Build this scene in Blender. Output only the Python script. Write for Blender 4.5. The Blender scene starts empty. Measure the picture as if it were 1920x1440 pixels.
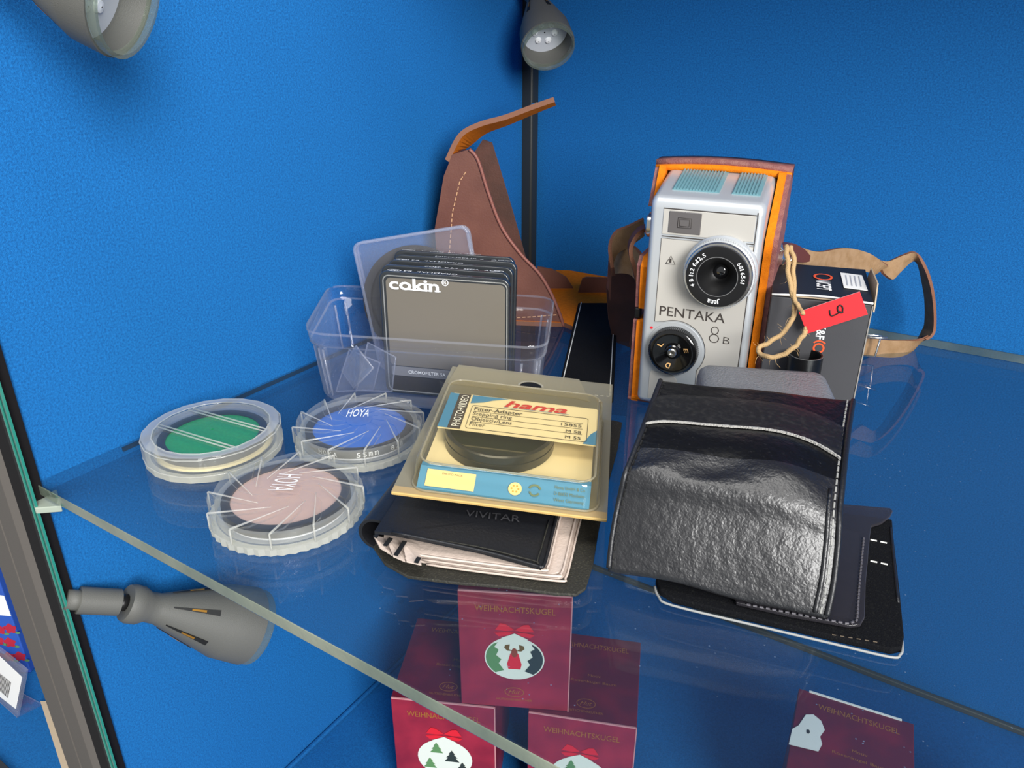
import bpy, math, random
from mathutils import Vector, Matrix
random.seed(4)
S = bpy.context.scene
COL = S.collection
# ------------------------------------------------------------------ camera
CAM = Vector((0.32403, -0.52506, 0.175))          # metres; shelf top is z=0, the blue corner is x=y=0
R_ = Vector((0.839575, 0.543244, 0)); F0 = Vector((-0.543244, 0.839575, 0))
PIT = math.atan(0.456); cp, sp = math.cos(PIT), math.sin(PIT)
FW = F0*cp + Vector((0, 0, -sp)); UP = F0*sp + Vector((0, 0, cp))
cd = bpy.data.cameras.new('camera'); cam = bpy.data.objects.new('camera', cd); COL.objects.link(cam)
m = Matrix((R_, UP, -FW)).transposed().to_4x4(); m.translation = CAM; cam.matrix_world = m
cd.sensor_width = 36; cd.lens = 1442/1920*36; cd.clip_start = 0.01; cd.clip_end = 50
S.camera = cam
# ------------------------------------------------------------------ world and lights
W = bpy.data.worlds.new('room'); S.world = W; W.use_nodes = True
W.node_tree.nodes['Background'].inputs[0].default_value = (0.94, 0.97, 1.0, 1)
W.node_tree.nodes['Background'].inputs[1].default_value = 0.42
def area(name, loc, aim, sx, sy, power, col=(1, 1, 1)):
    l = bpy.data.lights.new(name, 'AREA'); l.shape = 'RECTANGLE'; l.size = sx; l.size_y = sy
    l.energy = power; l.color = col
    o = bpy.data.objects.new(name, l); COL.objects.link(o); o.location = loc
    o.rotation_euler = (Vector(aim)-Vector(loc)).to_track_quat('-Z', 'Y').to_euler()
    return o
area('shop_window', (1.25, -1.10, 0.62), (0.05, -0.25, 0.0), 0.6, 0.8, 42, (1, 0.99, 0.97))
area('ceiling_lamp', (0.38, -0.75, 1.55), (0.25, -0.3, 0.0), 0.9, 0.45, 13, (1, 0.98, 0.94))
S.view_settings.view_transform = 'Standard'; S.view_settings.look = 'None'
S.view_settings.exposure = 0.0; S.view_settings.gamma = 1; S.view_settings.use_curve_mapping = False
S.cycles.max_bounces = 14; S.cycles.transparent_max_bounces = 48; S.cycles.glossy_bounces = 5
S.cycles.caustics_reflective = False; S.cycles.caustics_refractive = False

# ------------------------------------------------------------------ survey: sight lines meet real planes
def ray(px, py): return FW*1442 + R_*(px-960) - UP*(py-720)
def P(px, py, z=0.0):
    r = ray(px, py); return CAM + r*((z-CAM.z)/r.z)
def PV(px, py, p0, n):
    r = ray(px, py); return CAM + r*((Vector(p0)-CAM).dot(n)/r.dot(n))
def PD(px, py, d):                                  # at horizontal distance d
    r = ray(px, py); return CAM + r*(d/math.hypot(r.x, r.y))

# ------------------------------------------------------------------ materials
def lin(h):
    h = h.lstrip('#'); v = [int(h[i:i+2], 16)/255 for i in (0, 2, 4)]
    return tuple((c/12.92 if c <= .04045 else ((c+.055)/1.055)**2.4) for c in v) + (1,)
MATS = {}
def new(name):
    m = bpy.data.materials.new(name); m.use_nodes = True; MATS[name] = m
    return m, m.node_tree.nodes, m.node_tree.links
def mat(name, col, rough=.5, metal=0, coat=0, spec=.5, bump=None, var=None, sheen=0, trans=0, sub=0):
    """bump=(kind, scale, height_m); var=(scale, colour2, low, high)"""
    m, n, l = new(name); b = n['Principled BSDF']
    b.inputs['Base Color'].default_value = lin(col); b.inputs['Roughness'].default_value = rough
    b.inputs['Metallic'].default_value = metal; b.inputs['Coat Weight'].default_value = coat
    b.inputs['Specular IOR Level'].default_value = spec; b.inputs['Sheen Weight'].default_value = sheen
    b.inputs['Coat Roughness'].default_value = .08
    tc = n.new('ShaderNodeTexCoord')
    if var:
        t = n.new('ShaderNodeTexNoise'); t.inputs['Scale'].default_value = var[0]; t.inputs['Detail'].default_value = 6
        l.new(tc.outputs['Object'], t.inputs['Vector'])
        r = n.new('ShaderNodeValToRGB'); r.color_ramp.elements[0].position = var[2]; r.color_ramp.elements[1].position = var[3]
        r.color_ramp.elements[0].color = lin(col); r.color_ramp.elements[1].color = lin(var[1])
        l.new(t.outputs['Fac'], r.inputs['Fac']); l.new(r.outputs['Color'], b.inputs['Base Color'])
    if bump:
        kinds = bump if isinstance(bump, list) else [bump]; last = None
        for k, sc, ht in kinds:
            if k == 'leather':
                t = n.new('ShaderNodeTexVoronoi'); t.feature = 'DISTANCE_TO_EDGE'; out = 'Distance'
            else:
                t = n.new('ShaderNodeTexNoise'); t.inputs['Detail'].default_value = 4; out = 'Fac'
            t.inputs['Scale'].default_value = sc; l.new(tc.outputs['Object'], t.inputs['Vector'])
            bp = n.new('ShaderNodeBump'); bp.inputs['Distance'].default_value = ht; bp.inputs['Strength'].default_value = 1
            l.new(t.outputs[out], bp.inputs['Height'])
            if last: l.new(last.outputs['Normal'], bp.inputs['Normal'])
            last = bp
        l.new(last.outputs['Normal'], b.inputs['Normal'])
    return m
def clear(name, tint='#ffffff', haze=.04, edge=.35, hcol='#e8ecf4', rough=.03, ior=1.5, dust=0, power=3.0, bump=None):
    """thin transparent sheet: transmits with a tint, mirrors by Fresnel, and is a little milky"""
    m, n, l = new(name); n.remove(n['Principled BSDF']); out = n['Material Output']
    tr = n.new('ShaderNodeBsdfTransparent'); tr.inputs[0].default_value = lin(tint)
    gl = n.new('ShaderNodeBsdfGlossy'); gl.inputs['Roughness'].default_value = rough
    fr = n.new('ShaderNodeFresnel'); fr.inputs[0].default_value = ior
    geo = n.new('ShaderNodeNewGeometry')
    # same reflectance from either side of the sheet
    mx = n.new('ShaderNodeMixShader'); l.new(fr.outputs[0], mx.inputs[0]); l.new(tr.outputs[0], mx.inputs[1]); l.new(gl.outputs[0], mx.inputs[2])
    mi = n.new('ShaderNodeMix'); mi.data_type = 'FLOAT'; l.new(geo.outputs['Backfacing'], mi.inputs[0])
    mi.inputs[2].default_value = ior; mi.inputs[3].default_value = 1/ior
    l.new(mi.outputs[0], fr.inputs[0])
    df = n.new('ShaderNodeBsdfDiffuse'); df.inputs[0].default_value = lin(hcol)
    tl = n.new('ShaderNodeBsdfTranslucent'); tl.inputs[0].default_value = lin(hcol)
    dm = n.new('ShaderNodeMixShader'); dm.inputs[0].default_value = .5; l.new(df.outputs[0], dm.inputs[1]); l.new(tl.outputs[0], dm.inputs[2])
    lw = n.new('ShaderNodeLayerWeight'); lw.inputs[0].default_value = .5
    pw = n.new('ShaderNodeMath'); pw.operation = 'POWER'; l.new(lw.outputs['Facing'], pw.inputs[0]); pw.inputs[1].default_value = power
    ma = n.new('ShaderNodeMath'); ma.operation = 'MULTIPLY_ADD'; l.new(pw.outputs[0], ma.inputs[0]); ma.inputs[1].default_value = edge; ma.inputs[2].default_value = haze
    fac = ma
    tc = n.new('ShaderNodeTexCoord')
    if dust:
        v = n.new('ShaderNodeTexVoronoi'); v.inputs['Scale'].default_value = 210; l.new(tc.outputs['Object'], v.inputs['Vector'])
        c = n.new('ShaderNodeMath'); c.operation = 'LESS_THAN'; l.new(v.outputs['Distance'], c.inputs[0]); c.inputs[1].default_value = .055
        v2 = n.new('ShaderNodeTexNoise'); v2.inputs['Scale'].default_value = 11; l.new(tc.outputs['Object'], v2.inputs['Vector'])
        c2 = n.new('ShaderNodeMath'); c2.operation = 'GREATER_THAN'; l.new(v2.outputs['Fac'], c2.inputs[0]); c2.inputs[1].default_value = .5
        c3 = n.new('ShaderNodeMath'); c3.operation = 'MULTIPLY'; l.new(c.outputs[0], c3.inputs[0]); l.new(c2.outputs[0], c3.inputs[1])
        s = n.new('ShaderNodeMath'); s.operation = 'MULTIPLY_ADD'; l.new(c3.outputs[0], s.inputs[0]); s.inputs[1].default_value = dust
        l.new(ma.outputs[0], s.inputs[2]); s.use_clamp = True; fac = s
    if bump:
        t = n.new('ShaderNodeTexNoise'); t.inputs['Scale'].default_value = bump[0]; l.new(tc.outputs['Object'], t.inputs['Vector'])
        bp = n.new('ShaderNodeBump'); bp.inputs['Distance'].default_value = bump[1]; l.new(t.outputs['Fac'], bp.inputs['Height'])
        for q in (gl, fr, df): l.new(bp.outputs[0], q.inputs['Normal'])
    ms = n.new('ShaderNodeMixShader'); l.new(fac.outputs[0], ms.inputs[0]); l.new(mx.outputs[0], ms.inputs[1]); l.new(dm.outputs[0], ms.inputs[2])
    l.new(ms.outputs[0], out.inputs[0])
    return m

FAB = ('noise', 2600, .0003)
blue = mat('blue_fabric', '#085492', .85, spec=.3, bump=[FAB], var=(1100, '#1573bb', .3, .72))
blue_floor = mat('blue_floor_fabric', '#07518c', .85, spec=.3, bump=[FAB], var=(1100, '#1068ac', .3, .72))
black_frame = mat('black_frame', '#2b2d2b', .35)
black_rub = mat('black_rubber', '#08090a', .6)
alu = mat('bronze_frame', '#5a5550', .55, metal=.1, bump=('noise', 1500, .0001))
alu_dark = mat('dark_glazing_bead', '#171516', .6, spec=.15)
olive = mat('olive_strip', '#4a473a', .5)
grey_pl = mat('grey_plastic', '#5a5a56', .55, bump=('noise', 3000, .00012))
lampface = mat('led_face', '#c9cdd6', .25, coat=.5)
white_led = mat('led_chip', '#fbfbff', .3)
brass = mat('brass', '#c08b3c', .35, metal=.8)
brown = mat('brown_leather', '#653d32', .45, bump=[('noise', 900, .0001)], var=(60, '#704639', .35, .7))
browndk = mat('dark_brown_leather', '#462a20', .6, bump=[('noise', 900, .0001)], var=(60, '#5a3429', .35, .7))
brownedge = mat('leather_cut_edge', '#7f523a', .7, bump=('noise', 2000, .0002))
purple = mat('worn_leather_edge', '#7d4a48', .6, bump=('noise', 1800, .0003), var=(300, '#93645a', .4, .7))
orange = mat('orange_lining', '#ea8012', .9, spec=.2, bump=('noise', 2500, .0002), var=(400, '#d9720e', .35, .7))
thread = mat('tan_thread', '#c99a73', .8)
wthread = mat('white_thread', '#d8d8d2', .8)
tan = mat('tan_strap', '#a1815f', .85, bump=('noise', 1800, .0002), var=(200, '#8f6f4b', .35, .7))
strapin = mat('strap_inner', '#5b3a26', .7, bump=('noise', 1500, .0002))
twine = mat('twine', '#b39468', .9, bump=('noise', 2500, .0004))
silver = mat('satin_silver', '#c6cacd', .30, metal=.45)
silver2 = mat('satin_plate', '#c2beb6', .36, metal=.25)
chrome = mat('polished_ring', '#d8d6cf', .18, metal=.95)
blackgl = mat('black_gloss', '#0c0c0d', .12, coat=.8)
blackmt = mat('black_metal', '#1b1b1c', .38, metal=.3)
lensgl = mat('lens_glass', '#020205', .03, coat=1, spec=1)
ink = mat('dark_ink', '#3a3430', .5)
wink = mat('white_print', '#f2f3f3', .5)
gold = mat('gold_print', '#e0ae6e', .4)
goldb = mat('gold_foil', '#b5762f', .4, metal=.3)
red = mat('red_print', '#d8202c', .5)
teal = mat('selenium_teal', '#6f9aa2', .35, coat=.4)
lthr = mat('black_leather', '#17171a', .40, spec=.8, bump=[('leather', 800, .00012), ('noise', 300, .00045)])
lthr_shade = mat('shaded_smooth_leather', '#0c0c0d', .36, spec=.35, bump=[('noise', 260, .0004)], var=(700, '#2a2a2a', .62, .8))  # darker, duller copy: shade of the pouch's upper half put into the leather
suede = mat('black_felt', '#090a0e', .9, spec=.15, bump=('noise', 2500, .0003), var=(1500, '#20211f', .55, .8))
vinyl = mat('black_vinyl', '#17181c', .42, bump=[('noise', 900, .00015)], var=(900, '#3a3a3a', .68, .8))
vinyl_in = mat('vinyl_inside', '#25241e', .7, bump=('noise', 1500, .0003), var=(1200, '#4c4a3c', .55, .8))
greylthr = mat('grey_leather', '#6c6e72', .40, bump=[('leather', 800, .0003), ('noise', 500, .0004)])
torn = mat('torn_edge', '#a9a7a2', .9, bump=('noise', 3000, .0005))
page = mat('beige_vinyl_page', '#c9b8ac', .45, bump=('noise', 700, .0002))
cream = mat('cream_card', '#f0e0b6', .7)
cream2 = mat('cream_print', '#e8cf94', .7)
cardblue = mat('card_blue', '#3d86b8', .6)
carddk = mat('card_brown', '#3c3230', .6)
brandred = mat('brand_red', '#d02a2e', .5)
yellowed = mat('yellowed_flange', '#bfa062', .6)
paper = mat('white_paper', '#e9e9e6', .7)
kfblk = mat('carton_black', '#1f2024', .5, bump=('noise', 1800, .00002))
kfgrey = mat('carton_grey', '#3d3d40', .5, bump=('noise', 1800, .00002))
kraft = mat('carton_edge', '#b8a68c', .8)
kforange = mat('orange_print', '#e2562a', .5)
tagred = mat('red_tag', '#ea2028', .6)
boxred = mat('wine_red_carton', '#841c2d', .42, coat=.25, var=(45, '#a82838', .4, .75))
boxtop = mat('wine_red_lid', '#641426', .42, coat=.25, var=(45, '#8a1a2c', .45, .8))
boxedge = mat('box_edge', '#c98a8c', .6)
bauble = mat('bauble_print', '#dfe3d6', .5)
gtree = mat('green_tree_print', '#5d8a55', .6)
dtree = mat('dark_tree_print', '#2c3530', .6)
deer = mat('brown_deer_print', '#8a3f1e', .6)
fgreen = mat('green_filter', '#02843c', .35, coat=.2, var=(700, '#069648', .4, .7))
fblue = mat('blue_filter', '#1f62c2', .25, coat=.4)
fpink = mat('pink_filter', '#c3a294', .3, coat=.5)
foam = mat('cream_foam', '#e9d9a8', .9, bump=('noise', 2000, .0003))
ringblk = mat('filter_ring_black', '#2a2b30', .3, metal=.5)
smoke = mat('smoky_filter', '#6b655b', .32, coat=.35)
ckblk = mat('filter_case_frame', '#2a2d30', .25, coat=.4)
ndglass = mat('dark_round_filter', '#2f2a27', .35, coat=.3)
roses = mat('rose_blue', '#2b55b0', .6)
glass = clear('shelf_glass', '#ecf2f3', .040, .06, '#7f9ab8', .005, 1.52, dust=.5)
glass_edge = mat('shelf_glass_edge', '#4f5f56', .12, coat=1, bump=('noise', 90, .0006), var=(14, '#8d9280', .4, .65))
green_edge = mat('green_glass_edge', '#2b7f70', .2, coat=.4)
acry = clear('clear_acrylic', '#fbfcff', .05, .55, '#eef0f6', .04)
acry_tub = clear('clear_tub_plastic', '#f7f9ff', .025, .60, '#e6e9f0', .05, bump=(60, .0008))
acry_rim = clear('tub_rim_plastic', '#f7f9ff', .20, .5, '#e6e8f0', .06)
acry_lid = clear('clear_filter_lid', '#fdfdfb', .035, .50, '#fffdf4', .05, bump=(120, .0008))
acry_base = clear('clear_filter_base', '#fbfaf3', .45, .4, '#fffdf0', .10)
acry_edge = clear('acrylic_ridge', '#ffffff', .26, .6, '#fffef6', .06)
blister = clear('aged_blister', '#fbf6e6', .05, .50, '#ddd3ae', .04)
blister_fl = clear('aged_blister_flange', '#f6f1e2', .38, .25, '#d6d0bb', .08)
sleeve = clear('smoky_sleeve', '#8d8d92', .14, .3, '#8a8690', .08)
capclear = clear('lamp_glass_ring', '#e8efe8', .25, .5, '#aab0a0', .05)

# ------------------------------------------------------------------ builders
def link(o, parent=None, world=False):
    COL.objects.link(o)
    if parent is not None:
        o.parent = parent
        if world or parent.get('_w'): o.matrix_parent_inverse = parent.matrix_basis.inverted()
    return o
def thing(name, label, cat, loc=(0, 0, 0), M=None, group=None, world=True):
    o = bpy.data.objects.new(name, None); COL.objects.link(o); o.empty_display_size = .01
    if M is not None: o.matrix_basis = M
    else: o.location = loc
    o['label'] = label; o['category'] = cat
    if group: o['group'] = group
    o['_w'] = 1 if (world and M is None) else 0
    return o
def mesh(name, v, f, m, parent=None, smooth=False, mats=None, idx=None, label=None):
    me = bpy.data.meshes.new(name); me.from_pydata([tuple(p) for p in v], [], f); me.update()
    me.materials.append(m)
    for x in (mats or []): me.materials.append(x)
    if idx: 
        for p, i in zip(me.polygons, idx): p.material_index = i
    if smooth:
        for p in me.polygons: p.use_smooth = True
    o = link(bpy.data.objects.new(name, me), parent)
    if label: o['label'] = label
    return o
def struct(o): o['kind'] = 'structure'; return o
def bevel(o, w, seg=3, ang=30):
    b = o.modifiers.new('bevel', 'BEVEL'); b.width = w; b.segments = seg; b.limit_method = 'ANGLE'; b.angle_limit = math.radians(ang)
    for p in o.data.polygons: p.use_smooth = True
    wn = o.modifiers.new('wn', 'WEIGHTED_NORMAL'); wn.keep_sharp = True
    return o
def boxv(x0, x1, y0, y1, z0, z1):
    v = [(x0, y0, z0), (x1, y0, z0), (x1, y1, z0), (x0, y1, z0), (x0, y0, z1), (x1, y0, z1), (x1, y1, z1), (x0, y1, z1)]
    return v, [(0, 3, 2, 1), (4, 5, 6, 7), (0, 1, 5, 4), (1, 2, 6, 5), (2, 3, 7, 6), (3, 0, 4, 7)]
def box(name, x0, x1, y0, y1, z0, z1, m, parent=None, bev=0, **k):
    v, f = boxv(x0, x1, y0, y1, z0, z1); o = mesh(name, v, f, m, parent, **k)
    return bevel(o, bev) if bev else o
def prism(name, pts, vec, m, parent=None, bev=0, side=None, top=None, **k):
    """planar outline pushed along vec; side / top = other materials for the rim and the far face"""
    n = len(pts); pts = [Vector(p) for p in pts]; vec = Vector(vec)
    nrm = Vector((0, 0, 0))
    for i in range(n): nrm += pts[i].cross(pts[(i+1) % n])
    if nrm.dot(vec) < 0: pts = pts[::-1]
    v = pts + [p+vec for p in pts]
    f = [tuple(range(n))[::-1], tuple(range(n, 2*n))] + [(i, (i+1) % n, n+(i+1) % n, n+i) for i in range(n)]
    idx = [0, (2 if top else 0)] + [1 if side else 0]*n
    o = mesh(name, v, f, m, parent, mats=[side or m, top or m], idx=idx, **k)
    return bevel(o, bev) if bev else o
def rrect(x0, x1, y0, y1, r, n=6):
    o = []
    for cx, cy, a in ((x1-r, y1-r, 0), (x0+r, y1-r, 90), (x0+r, y0+r, 180), (x1-r, y0+r, 270)):
        for i in range(n+1):
            t = math.radians(a+90*i/n); o.append((cx+r*math.cos(t), cy+r*math.sin(t)))
    return o
def loft(name, rings, m, parent=None, smooth=True, close=True, cap0=False, cap1=False, mats=None, ringmat=None, **k):
    n = len(rings[0]); v = [p for r in rings for p in r]; f = []; idx = []
    for j in range(len(rings)-1):
        for i in range(n if close else n-1):
            f.append((j*n+i, j*n+(i+1) % n, (j+1)*n+(i+1) % n, (j+1)*n+i)); idx.append(ringmat[j] if ringmat else 0)
    if cap0: f.append(tuple(range(n))[::-1]); idx.append(0)
    if cap1: f.append(tuple(range((len(rings)-1)*n, len(rings)*n))); idx.append(0)
    return mesh(name, v, f, m, parent, smooth=smooth, mats=mats, idx=idx, **k)
def lathe(name, prof, m, parent=None, seg=48, c=(0, 0, 0), M=None, smooth=True, cap0=False, cap1=False, **k):
    rings = []
    for r, z in prof:
        ring = [Vector((r*math.cos(2*math.pi*i/seg), r*math.sin(2*math.pi*i/seg), z)) for i in range(seg)]
        rings.append([(M @ p if M else p+Vector(c)) for p in ring])
    o = loft(name, rings, m, parent, smooth, True, cap0, cap1, **k)
    es = o.modifiers.new('es', 'EDGE_SPLIT'); es.split_angle = math.radians(35)
    return o
def catmull(pts, n=8):
    pts = [Vector(p) for p in pts]; out = []
    for i in range(len(pts)-1):
        a, b, c, d = pts[max(i-1, 0)], pts[i], pts[i+1], pts[min(i+2, len(pts)-1)]
        for j in range(n):
            t = j/n; out.append(.5*((2*b)+(c-a)*t+(2*a-5*b+4*c-d)*t*t+(3*b-a-3*c+d)*t**3))
    return out+[pts[-1]]
def tube(name, path, r, m, parent=None, n=10, **k):
    rings = []; N = len(path); path = [Vector(p) for p in path]; u = None
    for i, p in enumerate(path):
        t = (path[min(i+1, N-1)]-path[max(i-1, 0)]).normalized()
        if u is None: u = t.orthogonal().normalized()
        u = (u-t*u.dot(t)).normalized(); w = t.cross(u)
        rr = r(i/(N-1)) if callable(r) else r
        rings.append([p+(u*math.cos(2*math.pi*a/n)+w*math.sin(2*math.pi*a/n))*rr for a in range(n)])
    return loft(name, rings, m, parent, True, True, True, True, **k)
def ribbon(name, cen, wid, th, m, parent=None, sub=8, inner=None, **k):
    cen = catmull(cen, sub); wid = catmull(wid, sub); rings = []
    for i, p in enumerate(cen):
        t = (cen[min(i+1, len(cen)-1)]-cen[max(i-1, 0)]).normalized(); w = wid[i]; nn = t.cross(w).normalized()*th/2
        rings.append([p-w/2-nn, p+w/2-nn, p+w/2+nn, p-w/2+nn])
    n = 4; v = [p for r in rings for p in r]; f = []; idx = []
    for j in range(len(rings)-1):
        for i in range(4):
            f.append((j*n+i, j*n+(i+1) % n, (j+1)*n+(i+1) % n, (j+1)*n+i)); idx.append([0, 2, 1, 2][i])
    f += [(3, 2, 1, 0), tuple(range(len(v)-4, len(v)))]; idx += [2, 2]
    return mesh(name, v, f, m, parent, mats=[inner or m, brownedge if inner else m], idx=idx, **k)
def stitches(name, path, ln, gap, w, m, parent, up=(0, 0, 1), label=None):
    """short thread dashes along a line, joined as one part"""
    path = [Vector(p) for p in path]; up = Vector(up).normalized(); v = []; f = []; d = 0; seg = 0; pos = []
    tot = sum((path[i+1]-path[i]).length for i in range(len(path)-1)); s = 0
    def at(s):
        for i in range(len(path)-1):
            L = (path[i+1]-path[i]).length
            if s <= L or i == len(path)-2: return path[i]+(path[i+1]-path[i])*min(s/L, 1), (path[i+1]-path[i]).normalized()
            s -= L
    while s+ln < tot:
        a, t = at(s); b, _ = at(s+ln); q = t.cross(up).normalized()*w/2; h = up*w*.5; k = len(v)
        v += [a-q, a+q, b+q, b-q, a-q*.6+h, a+q*.6+h, b+q*.6+h, b-q*.6+h]
        f += [tuple(k+x for x in y) for y in ((0, 3, 2, 1), (4, 5, 6, 7), (0, 1, 5, 4), (1, 2, 6, 5), (2, 3, 7, 6), (3, 0, 4, 7))]
        s += ln+gap
    o = mesh(name, v, f, m, parent); o['kind'] = 'stuff'
    return o
def text(name, s, o, x, y, width, height, m, parent=None, bold=0, shear=0, serif=False, label=None, align=0):
    """flat printed lettering: baseline start o, reading direction x, up direction y"""
    cu = bpy.data.curves.new(name, 'FONT'); cu.body = s; cu.offset = bold; cu.shear = shear; cu.resolution_u = 3; cu.size = 1
    t = bpy.data.objects.new('tmp', cu); COL.objects.link(t); bpy.context.view_layer.update()
    me = bpy.data.meshes.new_from_object(t); bpy.data.objects.remove(t)
    xs = [v.co.x for v in me.vertices]; ys = [v.co.y for v in me.vertices]
    x0, x1, y0, y1 = min(xs), max(xs), 0 if min(ys) < 0 else min(ys), max(ys)
    x, y = Vector(x).normalized(), Vector(y).normalized(); o = Vector(o); n = x.cross(y).normalized()*.00012
    sx = width/(x1-x0); sy = height/(y1-y0)
    for v in me.vertices: 
        c = v.co.copy(); v.co = o + x*((c.x-x0)*sx-align*width) + y*((c.y-y0)*sy) + n
    me.materials.clear(); me.materials.append(m)
    me.name = name
    ob = link(bpy.data.objects.new(name, me), parent)
    if label: ob['label'] = label
    return ob
def flat(name, pts2, o, x, y, m, parent, lift=.00015, **k):
    """flat print: 2-D outline on the plane o, x, y"""
    x, y, o = Vector(x).normalized(), Vector(y).normalized(), Vector(o); n = x.cross(y)
    return mesh(name, [o+x*a+y*b+n*lift for a, b in pts2], [tuple(range(len(pts2)))], m, parent, **k)
def circ(cx, cy, rx, ry=None, n=32): 
    ry = ry or rx; return [(cx+rx*math.cos(2*math.pi*i/n), cy+ry*math.sin(2*math.pi*i/n)) for i in range(n)]
def ringpr(name, cx, cy, r, w, o, x, y, m, parent, a0=0, a1=360, ry=None, n=40, lift=.00015):
    x, y, o = Vector(x).normalized(), Vector(y).normalized(), Vector(o); nn = x.cross(y); ry = ry or r; v = []; f = []
    for i in range(n+1):
        t = math.radians(a0+(a1-a0)*i/n)
        for q in (-w/2, w/2): v.append(o+x*(cx+(r+q)*math.cos(t))+y*(cy+(ry+q)*math.sin(t))+nn*lift)
    for i in range(n): f.append((2*i, 2*i+1, 2*i+3, 2*i+2))
    return mesh(name, v, f, m, parent)

X, Y, Z = Vector((1, 0, 0)), Vector((0, 1, 0)), Vector((0, 0, 1))
FZ = -.274
# ================================================================== SETTING
WT = .70
struct(box('wall_left', -.006, 0, -.3990, .006, FZ-.01, WT, blue))
struct(box('wall_back', 0, .95, 0, .006, FZ-.01, WT, blue))
struct(box('floor', -.62, .95, -.42, .006, FZ-.01, FZ, blue_floor))
struct(box('shade_panel', -.006, .95, -.23, .006, .27, .28, blue))  # unseen panel added to darken the top of the back wall
struct(box('wall_right', .95, .956, -.40, .006, FZ-.01, WT, blue))
struct(box('trim_1', -.0015, .0088, -.0105, -.0005, FZ, WT, black_frame, bev=.002))
struct(box('trim_2', .0095, .95, -.0045, -.0005, FZ, FZ+.0045, olive, bev=.001))
struct(box('trim_3', .0005, .0035, -.385, -.012, FZ, FZ+.003, blue_floor, bev=.001))
struct(box('shelf_shade_line', 0, .0010, -.360, -.030, -.0030, -.0010, mat('shade_line_dark', '#222c33', .5)))  # shadow line along the shelf edge, drawn as a dark strip
# left post: bronze profile with a groove and a ridge, dark glazing bead, pane edge and seal
post = struct(box('trim_4', -.0568, -.0388, -.4035, -.388, FZ, WT, alu, bev=.0006))
struct(box('post_frame', -.0378, -.0228, -.4035, -.388, FZ, WT, alu, post, bev=.0006))
struct(box('post_core', -.0560, -.004, -.4000, -.3885, FZ, WT, alu_dark, post))
struct(prism('post_ridge', [(-.0226, -.4035, FZ), (-.0142, -.4028, FZ), (-.0142, -.395, FZ), (-.0226, -.395, FZ)], (0, 0, WT-FZ), mat('bronze_light', '#68625c', .5, metal=.1), post))
struct(box('glazing_bead', -.0140, .0022, -.4032, -.398, FZ, WT, alu_dark, post))
win = struct(box('window_1', .0022, .0066, -.4041, -.4037, FZ, WT, mat('pane_core', '#123832', .1, coat=1)))
struct(box('pane_edge', .0060, .0067, -.4046, -.4036, FZ, WT, green_edge, win))
struct(box('pane_edge', .0021, .0030, -.4046, -.4036, FZ, WT, green_edge, win))
struct(box('trim_5', -.003, .0006, -.4035, -.3993, FZ, WT, black_rub))
# neighbouring bay to the left
struct(box('wall_outer', -.62, -.61, -.42, .3, FZ-.01, .36, blue))
struct(box('trim_7', -.62, -.06, -.43, -.405, FZ-.01, FZ+.006, black_frame, bev=.001))
struct(prism('trim_8', [P(78, 1322, FZ), P(112, 1322, FZ), P(150, 1460, FZ), P(122, 1460, FZ)], (0, 0, .004), kraft))

# ================================================================== GLASS SHELF
def shelf():
    x0, x1, y0, y1, z0, z1 = -.002, .94, -.3995, -.0015, -.0056, 0
    v, f = boxv(x0, x1, y0, y1, z0, z1)
    o = mesh('glass_shelf', v, f, glass, mats=[glass_edge, mat('shaded_side_edge', '#152026', .3, coat=.5)], idx=[0, 0, 1, 1, 1, 2])  # left face coloured dark for the shade in the gap at the wall
    bevel(o, .0007, 2)
    o['label'] = 'thick clear glass shelf with a green grey front edge carrying the camera goods'; o['category'] = 'shelf'
shelf()
def bracket():
    t = thing('shelf_bracket', 'small milky white bracket holding the shelf corner at the left frame post', 'bracket', P(85, 935, -.012))
    a, b, c, d = P(56, 922, -.010), P(104, 908, -.010), P(118, 960, -.010), P(68, 964, -.010)
    prism('plate', [a, b, c, d], (0, 0, .0030), mat('milky_plastic', '#9aa396', .4), t, bev=.0005)
    prism('clip', [P(58, 905, -.006), P(112, 893, -.006), P(107, 908, -.006), P(60, 920, -.006)], (0, 0, .009), acry, t, bev=.0006)
bracket()

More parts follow.
